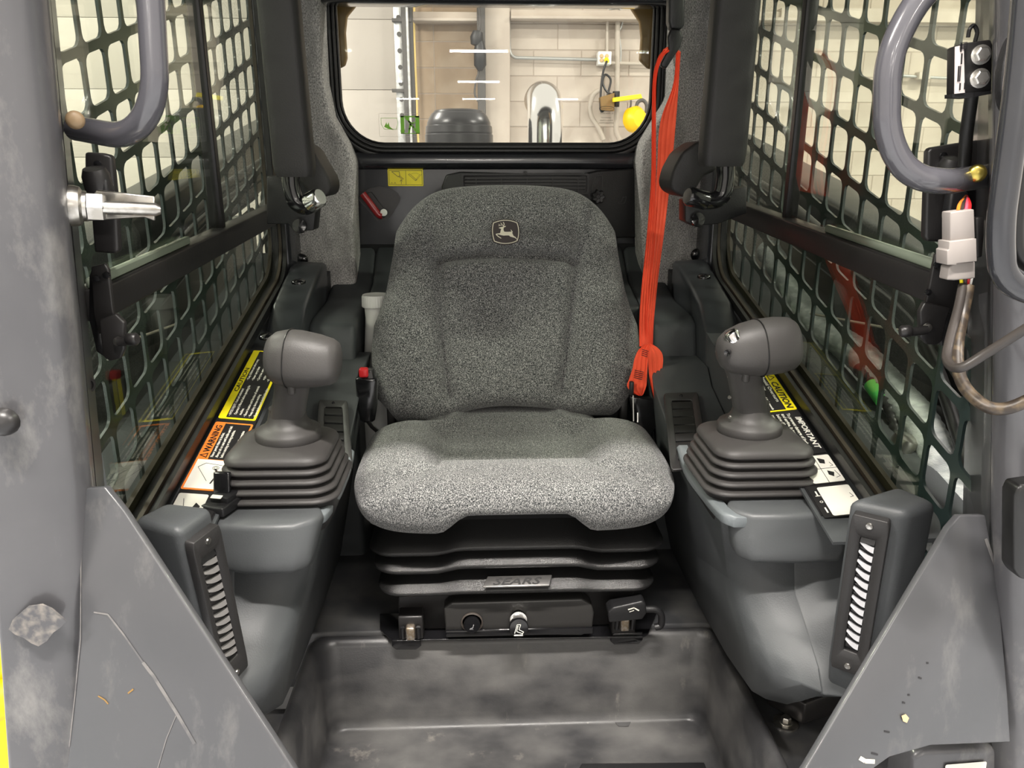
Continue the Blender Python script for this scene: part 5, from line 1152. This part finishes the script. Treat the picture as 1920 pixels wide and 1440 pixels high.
# base plate with slide tabs
b = B(); pz = .219
b.prism([P(x, y, Z=.222) for x, y in ((735, 1200), (712, 1178), (712, 1150), (1235, 1140), (1215, 1188), (1205, 1193))], (0, 0, -.004)); b.bevel(.0015, 2); obj('base_plate', b, M_blkg, seat)
for px in (((735, 1200), (788, 1200), (790, 1212), (780, 1219), (742, 1219), (734, 1212)), ((1150, 1188), (1205, 1186), (1206, 1200), (1198, 1208), (1152, 1210), (1144, 1203))):
    b = B(); b.prism([P(x, y, Y=1.205) for x, y in px], (0, .006, 0)); b.bevel(.002, 2); obj('slide_tab', b, M_blkg, seat)
for qx, qy in ((770, 1185), (1171, 1168)):
    q = P(qx, qy, Y=1.20); b = B(); b.b2(q.x-.022, q.x+.022, q.y+.005, q.y+.05, .224, q.z+.028); b.bevel(.003, 2); obj('rail_end', b, M_blkm, seat)
    b = B(); b.box(q, (.016, .016, .026)); b.bevel(.003, 2); obj('rail_stop', b, M_rust, seat)
    for sx in (-1, 1): b = B(); b.tube([q+V((sx*.014, 0, -.012)), q+V((sx*.014, -.004, .012))], .004, 10); obj('stop_ear', b, M_blkg, seat)
b = B(); pts = [P(x, y, Y=1.165) for x, y in ((1140, 1148), (1148, 1140), (1205, 1127), (1211, 1132), (1213, 1150), (1205, 1162), (1142, 1168))]
b.prism(pts, (0, .03, 0)); b.bevel(.003, 3, 30); lv = obj('slide_lever', b, M_blk, seat)
b = B(); b.tube(spline([P(x, y, Y=1.18) for x, y in ((1210, 1142), (1230, 1143), (1240, 1153), (1239, 1172), (1228, 1176))], 6), .0062, 14); obj('lever_hook', b, M_blk, lv)
f_ = Fr(P(1185, 1143, Y=1.1645), V((1, 0, .22)), (0, 0, 1)); b = B(); f_.stroke(b, [(-.006, .002), (.004, .003), (.011, -.004)], .0022, .0006); f_.stroke(b, [(-.005, -.003), (.003, -.002)], .001, .0006); obj('white_symbol', b, M_dwht, lv)
# buckle
q = P(685, 740, Y=1.42)
b = B(); w0 = .019
rings = []
for f, wx, wy in ((0, .010, .007), (.04, .014, .010), (.3, .0185, .012), (.78, .0205, .013), (.84, .020, .013), (.86, .0165, .011), (1, .0145, .010)):
    c = P(lerp(690, 687, f), lerp(790, 692, f), Y=1.42); rings.append([c+V((x, y, 0)) for x, y in rrect(wx*2, wy*2, .006, 4)])
b.loft(rings); b.bevel(.0015, 2, 50); bk = obj('belt_buckle', b, M_blkg, seat, ang=50)
c = P(682, 698, Y=1.409); b = B(); b.box(c, (.017, .016, .018)); b.bevel(.004, 3); obj('release_button', b, M_red, bk)
b = B(); b.tube([P(688, 786, Y=1.42), P(698, 800, Y=1.41), P(715, 815, Y=1.42)], .0065, 10, flat=.5); obj('buckle_stalk', b, M_blkm, seat)

# ================================================================== SEAT BELT
bt = root('seat_belt', 'bright orange seat belt webbing hanging beside the seat', 'seat belt', tuple(P(1215, 760, Y=1.55)))
def ribbon(rows, th, name, m, parent):
    b = B(); rings = []
    for l, r_, Yl, Yr in rows:
        a = P(l[0], l[1], Y=Yl); c = P(r_[0], r_[1], Y=Yr); n = 10; ring = []
        up = V((0, 1, 0))
        for k in range(n+1): ring.append(a.lerp(c, k/n)+V((0, .0015*math.sin(k*2.2), 0)))
        for k in range(n, -1, -1): ring.append(a.lerp(c, k/n)+V((0, .0015*math.sin(k*2.2)+th, 0)))
        rings.append(ring)
    # smooth between rows
    dense = []
    cols = [spline([rg[j] for rg in rings], 6) for j in range(len(rings[0]))]
    dense = [[c_[i] for c_ in cols] for i in range(len(cols[0]))]
    b.loft(dense); return obj(name, b, m, parent, ang=60)
ribbon([((1268, 96), (1276, 100), 1.70, 1.71), ((1262, 160), (1273, 150), 1.70, 1.71), ((1238, 230), (1268, 220), 1.69, 1.70), ((1232, 320), (1259, 318), 1.68, 1.69), ((1226, 430), (1246, 430), 1.62, 1.63), ((1219, 520), (1234, 522), 1.56, 1.57), ((1212, 600), (1226, 602), 1.505, 1.51), ((1214, 650), (1224, 652), 1.48, 1.485)], .0018, 'webbing', M_belt, bt)
ribbon([((1244, 94), (1262, 92), 1.69, 1.70), ((1233, 110), (1243, 108), 1.68, 1.685), ((1224, 150), (1231, 150), 1.67, 1.675), ((1222, 240), (1230, 240), 1.665, 1.67), ((1221, 330), (1230, 330), 1.66, 1.665), ((1214, 430), (1226, 430), 1.61, 1.615), ((1203, 540), (1219, 540), 1.545, 1.55), ((1199, 600), (1217, 600), 1.505, 1.51), ((1199, 650), (1219, 650), 1.475, 1.48)], .0018, 'webbing', M_belt, bt)
b = B(); b.tube([P(1244, 96, Y=1.692), P(1252, 91, Y=1.70), P(1264, 92, Y=1.71), P(1275, 100, Y=1.712)], .0035, 8, flat=.6); obj('webbing_fold', b, M_belt, bt)
# twisted end: petal and loop
ribbon([((1215, 645), (1220, 644), 1.465, 1.47), ((1215, 656), (1233, 652), 1.455, 1.47), ((1215, 670), (1242, 664), 1.45, 1.47), ((1216, 690), (1243, 682), 1.45, 1.465), ((1219, 715), (1239, 705), 1.45, 1.46), ((1224, 738), (1235, 732), 1.45, 1.455), ((1230, 758), (1232, 757), 1.45, 1.452)], .0018, 'webbing', M_belt, bt)
ribbon([((1208, 646), (1217, 645), 1.465, 1.465), ((1197, 657), (1216, 655), 1.465, 1.455), ((1190, 673), (1215, 670), 1.462, 1.45), ((1186, 692), (1214, 690), 1.46, 1.45), ((1180, 710), (1213, 707), 1.46, 1.45), ((1176, 724), (1212, 722), 1.458, 1.45), ((1184, 735), (1208, 735), 1.455, 1.45), ((1197, 742), (1204, 742), 1.45, 1.45)], .0018, 'webbing', M_belt, bt)
b = B()
for x0, y0, x1, y1, n in ((1204, 655, 1216, 668, 4), (1190, 694, 1207, 705, 5)):
    for k in range(n):
        a = P(x0+k*.3-k*.8, y0+k*3.4, Y=1.449); c = P(x1-k*.8, y0+4+k*3.4, Y=1.446); b.tube([a, c], .0007, 5)
obj('black_stitching', b, M_dblk, bt)
b = B(); q = P(1184, 728, Y=1.445); b.box(q, (.008, .012, .028)); b.bevel(.002, 2); obj('web_guide', b, M_blk, bt)
b = B(); b.prism([P(x, y, Y=1.475) for x, y in ((1216, 700), (1224, 740), (1230, 762), (1246, 766), (1248, 755), (1240, 705), (1236, 715), (1230, 755))], (0, .012, 0)); b.bevel(.002, 2); obj('anchor_sleeve', b, M_blk, bt)
b = B(); b.prism([P(x, y, Y=1.70) for x, y in ((1256, -60), (1286, -60), (1284, 48), (1276, 56), (1258, 54), (1254, 40))], (0, .03, 0)); b.bevel(.005, 3); b2 = obj('height_guide', b, M_blk, bt)
b = B(); b.prism([P(x, y, Y=1.695) for x, y in ((1258, 54), (1276, 56), (1281, 70), (1276, 88), (1268, 100), (1250, 128), (1242, 126), (1238, 120), (1254, 92), (1252, 70))], (0, .014, 0)); b.bevel(.003, 2); obj('web_loop', b, M_blk, bt)
b = B(); b.tube([P(1187, 740, Y=1.46), P(1188, 790, Y=1.44)], .002, 8); b.tube([P(1196, 774, Y=1.45), P(1196, 792, Y=1.44)], .002, 8); obj('anchor_bolt', b, M_chrome, bt)
b = B(); b.prism([P(x, y, Y=1.49) for x, y in ((1180, 742), (1230, 750), (1232, 800), (1210, 830), (1188, 800))], (0, .03, 0)); b.bevel(.004, 2); obj('retractor_housing', b, M_blkg, bt)

# bottle
q = P(703, 570, Y=1.645); zt = P(702, 552, Y=1.645).z
t = root('white_bottle', 'tall white plastic container with ribbed screw lid behind the seat', 'container', (q.x, 1.645, .73))
b = B(); b.lathe([(.042, .25), (.042, .52), (.034, .60), (.0235, zt-.05), (.0245, zt-.026), (.0245, zt-.02)], (q.x+.002, 1.645, 0), (0, 0, 1), 36); obj('body', b, M_white, t)
b = B(); rings = []
for z, r0 in ((zt-.026, .0285), (zt-.024, .0295), (zt-.004, .0288), (zt-.001, .0272), (zt, .027), (zt-.001, .024)):
    rings.append([V((q.x+.002+(r0+(.0006 if k % 2 else 0))*math.cos(2*math.pi*k/72), 1.645+(r0+(.0006 if k % 2 else 0))*math.sin(2*math.pi*k/72), z)) for k in range(72)])
b.loft(rings); obj('ribbed_lid', b, M_white, t, ang=25)

# floor details on the belt side
t = root('floor_bolt', 'bright hex floor bolt on a wide washer beside the footwell tub', 'bolt', tuple(P(1473, 1357, Z=.17)))
q = P(1473, 1357, Z=.17); b = B(); b.lathe([(.020, 0), (.020, .003), (.017, .0035)], q, (0, 0, 1), 30); obj('washer', b, M_steel, t)
b = B(); b.lathe([(.0105, .003), (.0105, .005), (.008, .006)], q, (0, 0, 1), 20); b.lathe([(.008, .005), (.008, .012), (.0065, .0135)], q, (0, 0, 1), 6); obj('hex_head', b, M_steel, t, ang=25)
t = root('floor_vent', 'low black floor vent under the belt side console', 'floor vent', tuple(P(1520, 1290, Z=.19)))
b = B(); b.prism([P(x, y, Z=.215) for x, y in ((1442, 1282), (1540, 1252), (1600, 1290), (1510, 1320))], (0, 0, -.04)); b.bevel(.003, 2); obj('vent_body', b, M_blkm, t)
for k in range(6):
    f = k/6; a = P(lerp(1490, 1545, f), lerp(1300, 1284, f), Z=.2165); c = P(lerp(1515, 1575, f), lerp(1312, 1296, f), Z=.2165); b = B(); b.tube([a, c], .0016, 6); obj('slat', b, M_blkg, t)

# machine parts at the frame's lower corners
b = B(); b.prism([P(x, y, Y=.66) for x, y in ((1735, 1408), (1880, 1402), (1895, 1412), (1905, 1530), (1700, 1530), (1712, 1420))], (0, .05, 0)); b.bevel(.006, 3); t = obj('foot_step', b, M_paint, label='grey step corner with white printed label below the belt side gusset', cat='step')
f_ = Fr(P(1770, 1450, Y=.6585), (1, 0, .06), (0, 0, 1)); b = B(); f_.rect(b, 0, .045, -.01, .012, .001, .002); obj('label_plate', b, M_dwht, t)
b = B(); b.prism([P(x, y, Y=.8) for x, y in ((1885, 1350), (2000, 1345), (2000, 1440), (1895, 1424))], (0, .1, 0)); obj('frame_block', b, mat('rusty_dark', (.07, .055, .045), .7, col2=(.13, .11, .09), scale=30), label='dark dirty frame block beyond the belt side post foot', cat='frame')
b = B(); b.prism([P(x, y, Y=.75) for x, y in ((1892, 1422), (2000, 1416), (2000, 1500), (1900, 1500))], (0, .1, 0)); b.bevel(.006, 2); obj('machine_corner', b, M_myel, label='yellow machine frame corner beyond the belt side step', cat='frame')
t = root('yellow_coupler', 'yellow painted machine coupler showing past the buckle side post', 'coupler', tuple(P(0, 1400, Y=.95)))
b = B(); b.prism([P(x, y, Y=.95) for x, y in ((-150, 1340), (20, 1345), (32, 1405), (45, 1500), (-150, 1500))], (0, .12, 0)); b.bevel(.008, 3); obj('lower_block', b, M_myel, t)
b = B(); b.lathe([(.035, -.04), (.038, 0), (.035, .04)], P(-10, 1312, Y=.98), (1, .2, 0), 24); b.lathe([(.03, -.04), (.03, .04)], P(-14, 1240, Y=1.0), (1, .2, 0), 20); obj('pin_boss', b, M_myel, t)
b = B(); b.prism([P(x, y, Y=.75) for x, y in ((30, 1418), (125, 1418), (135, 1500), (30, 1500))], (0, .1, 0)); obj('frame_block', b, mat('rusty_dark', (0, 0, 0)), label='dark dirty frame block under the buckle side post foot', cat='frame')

# ================================================================== OUTSIDE THE SIDE GLASS
for s in (-1, 1):
    side = 'buckle' if s < 0 else 'belt'
    XA = s*.72
    if s < 0: a, c = P(215, 427, X=XA), P(479, 262, X=XA)
    else: a, c = P(1720, 470, X=XA), P(1400, 285, X=XA)
    g = (c.z-a.z)/(c.y-a.y); zl_ = lambda Y: a.z+g*(Y-a.y)
    b = B(); b.loft([[V((XA, Y, zl_(Y)-.16)), V((XA+s*.12, Y, zl_(Y)-.16)), V((XA+s*.12, Y, zl_(Y))), V((XA, Y, zl_(Y)))] for Y in (.75, 3.0)]); b.bevel(.012, 3)
    t = obj('loader_arm', b, M_arm, label='dark loader arm beam outside the %s side glass' % side, cat='loader arm', group='loader arms')
    b = B(); b.b2(s*.70, s*1.05, (1.18 if s < 0 else .70), 2.6, -.5, .58); b.bevel(.03, 3)
    obj('lower_frame', b, M_mach, label='dark lower machine frame outside the %s side glass' % side, cat='frame', group='lower side frames')
    b = B(); b.b2(s*.86, s*1.12, .95 if s > 0 else 1.3, 2.9, .60, .86); b.bevel(.03, 3); obj('rear_fender', b, M_mach, label='dark rear fender panel below the loader arm on the %s side' % side, cat='panel')
    for k in range(4 if s < 0 else 2):
        b = B(); x = s*(.64+.012*k); dzz = -.02-.042*k
        b.tube(spline([V((x, .95+.05*k, zl_(.95)+dzz-.10-.04*k)), V((x+s*.01, 1.2, zl_(1.2)+dzz-.03)), V((x, 1.5, zl_(1.5)+dzz-.01)), V((x+s*.01, 1.8, zl_(1.8)+dzz)), V((x, 2.2, zl_(2.2)+dzz))]), .012-.0012*k, 12)
        obj('hydraulic_hose', b, M_rhose, label=('uppermost and thickest', 'second', 'third', 'lowest and thinnest')[k]+' black hydraulic hose along the %s side loader arm' % side, cat='hose', group='hydraulic hoses, %s side' % side)
# sleeved hoses beyond the belt side
for px, r_, X, lb in ((((1440, 470), (1500, 560), (1545, 620), (1610, 665), (1680, 740), (1730, 800), (1770, 900), (1790, 1040)), .028, .64, 'thick grey cloth-sleeved hose sagging down outside the belt side glass'),
                      (((1560, 690), (1640, 790), (1690, 860), (1720, 940), (1740, 1040)), .024, .66, 'second grey cloth-sleeved hose below the green collar')):
    b = B(); pts = spline([P(x, y, X=X) for x, y in px], 24); rs = [r_*(1+.045*math.sin(i*1.6)) for i in range(len(pts))]; b.tube(pts, rs, 20)
    obj('sleeved_hose', b, M_hose, label=lb, cat='hose', group='sleeved hoses')
gh = root('ribbed_hose', 'thin black ribbed hose with a bright green collar outside the belt side glass', 'hose', tuple(P(1650, 735, X=.62)))
b = B(); pts = spline([P(x, y, X=.615) for x, y in ((1610, 690), (1640, 725), (1668, 765), (1690, 830))], 16); b.tube(pts, [.010*(1+.12*math.sin(i*1.57)) for i in range(len(pts))], 14); obj('hose_body', b, M_rhose, gh)
b = B(); b.tube([P(1634, 722, X=.613), P(1656, 752, X=.613)], .0125, 18); obj('green_collar', b, M_grn, gh)
b = B(); b.lathe([(.018, -.01), (.020, 0), (.018, .01), (.01, .014)], P(1695, 830, X=.60), (.3, -.2, 1), 20); obj('hose_fitting', b, M_steel, label='silver hose fitting outside the belt side glass near the sill', cat='fitting')
b = B(); b.tube([P(1520, 588, X=.60), P(1700, 622, X=.60)], .0022, 6); obj('wire_rod', b, M_cond, label='thin pale wire rod outside the belt side glass', cat='rod')
b = B(); b.tube([P(240, 640, X=-.60), P(330, 608, X=-.60)], .0022, 6); obj('wire_rod', b, M_cond, label='thin pale wire rod outside the buckle side glass', cat='rod')

tot = sum(len(o.data.polygons) for o in S.objects if o.type == 'MESH')
print('objects', len(S.objects), 'polys', tot)
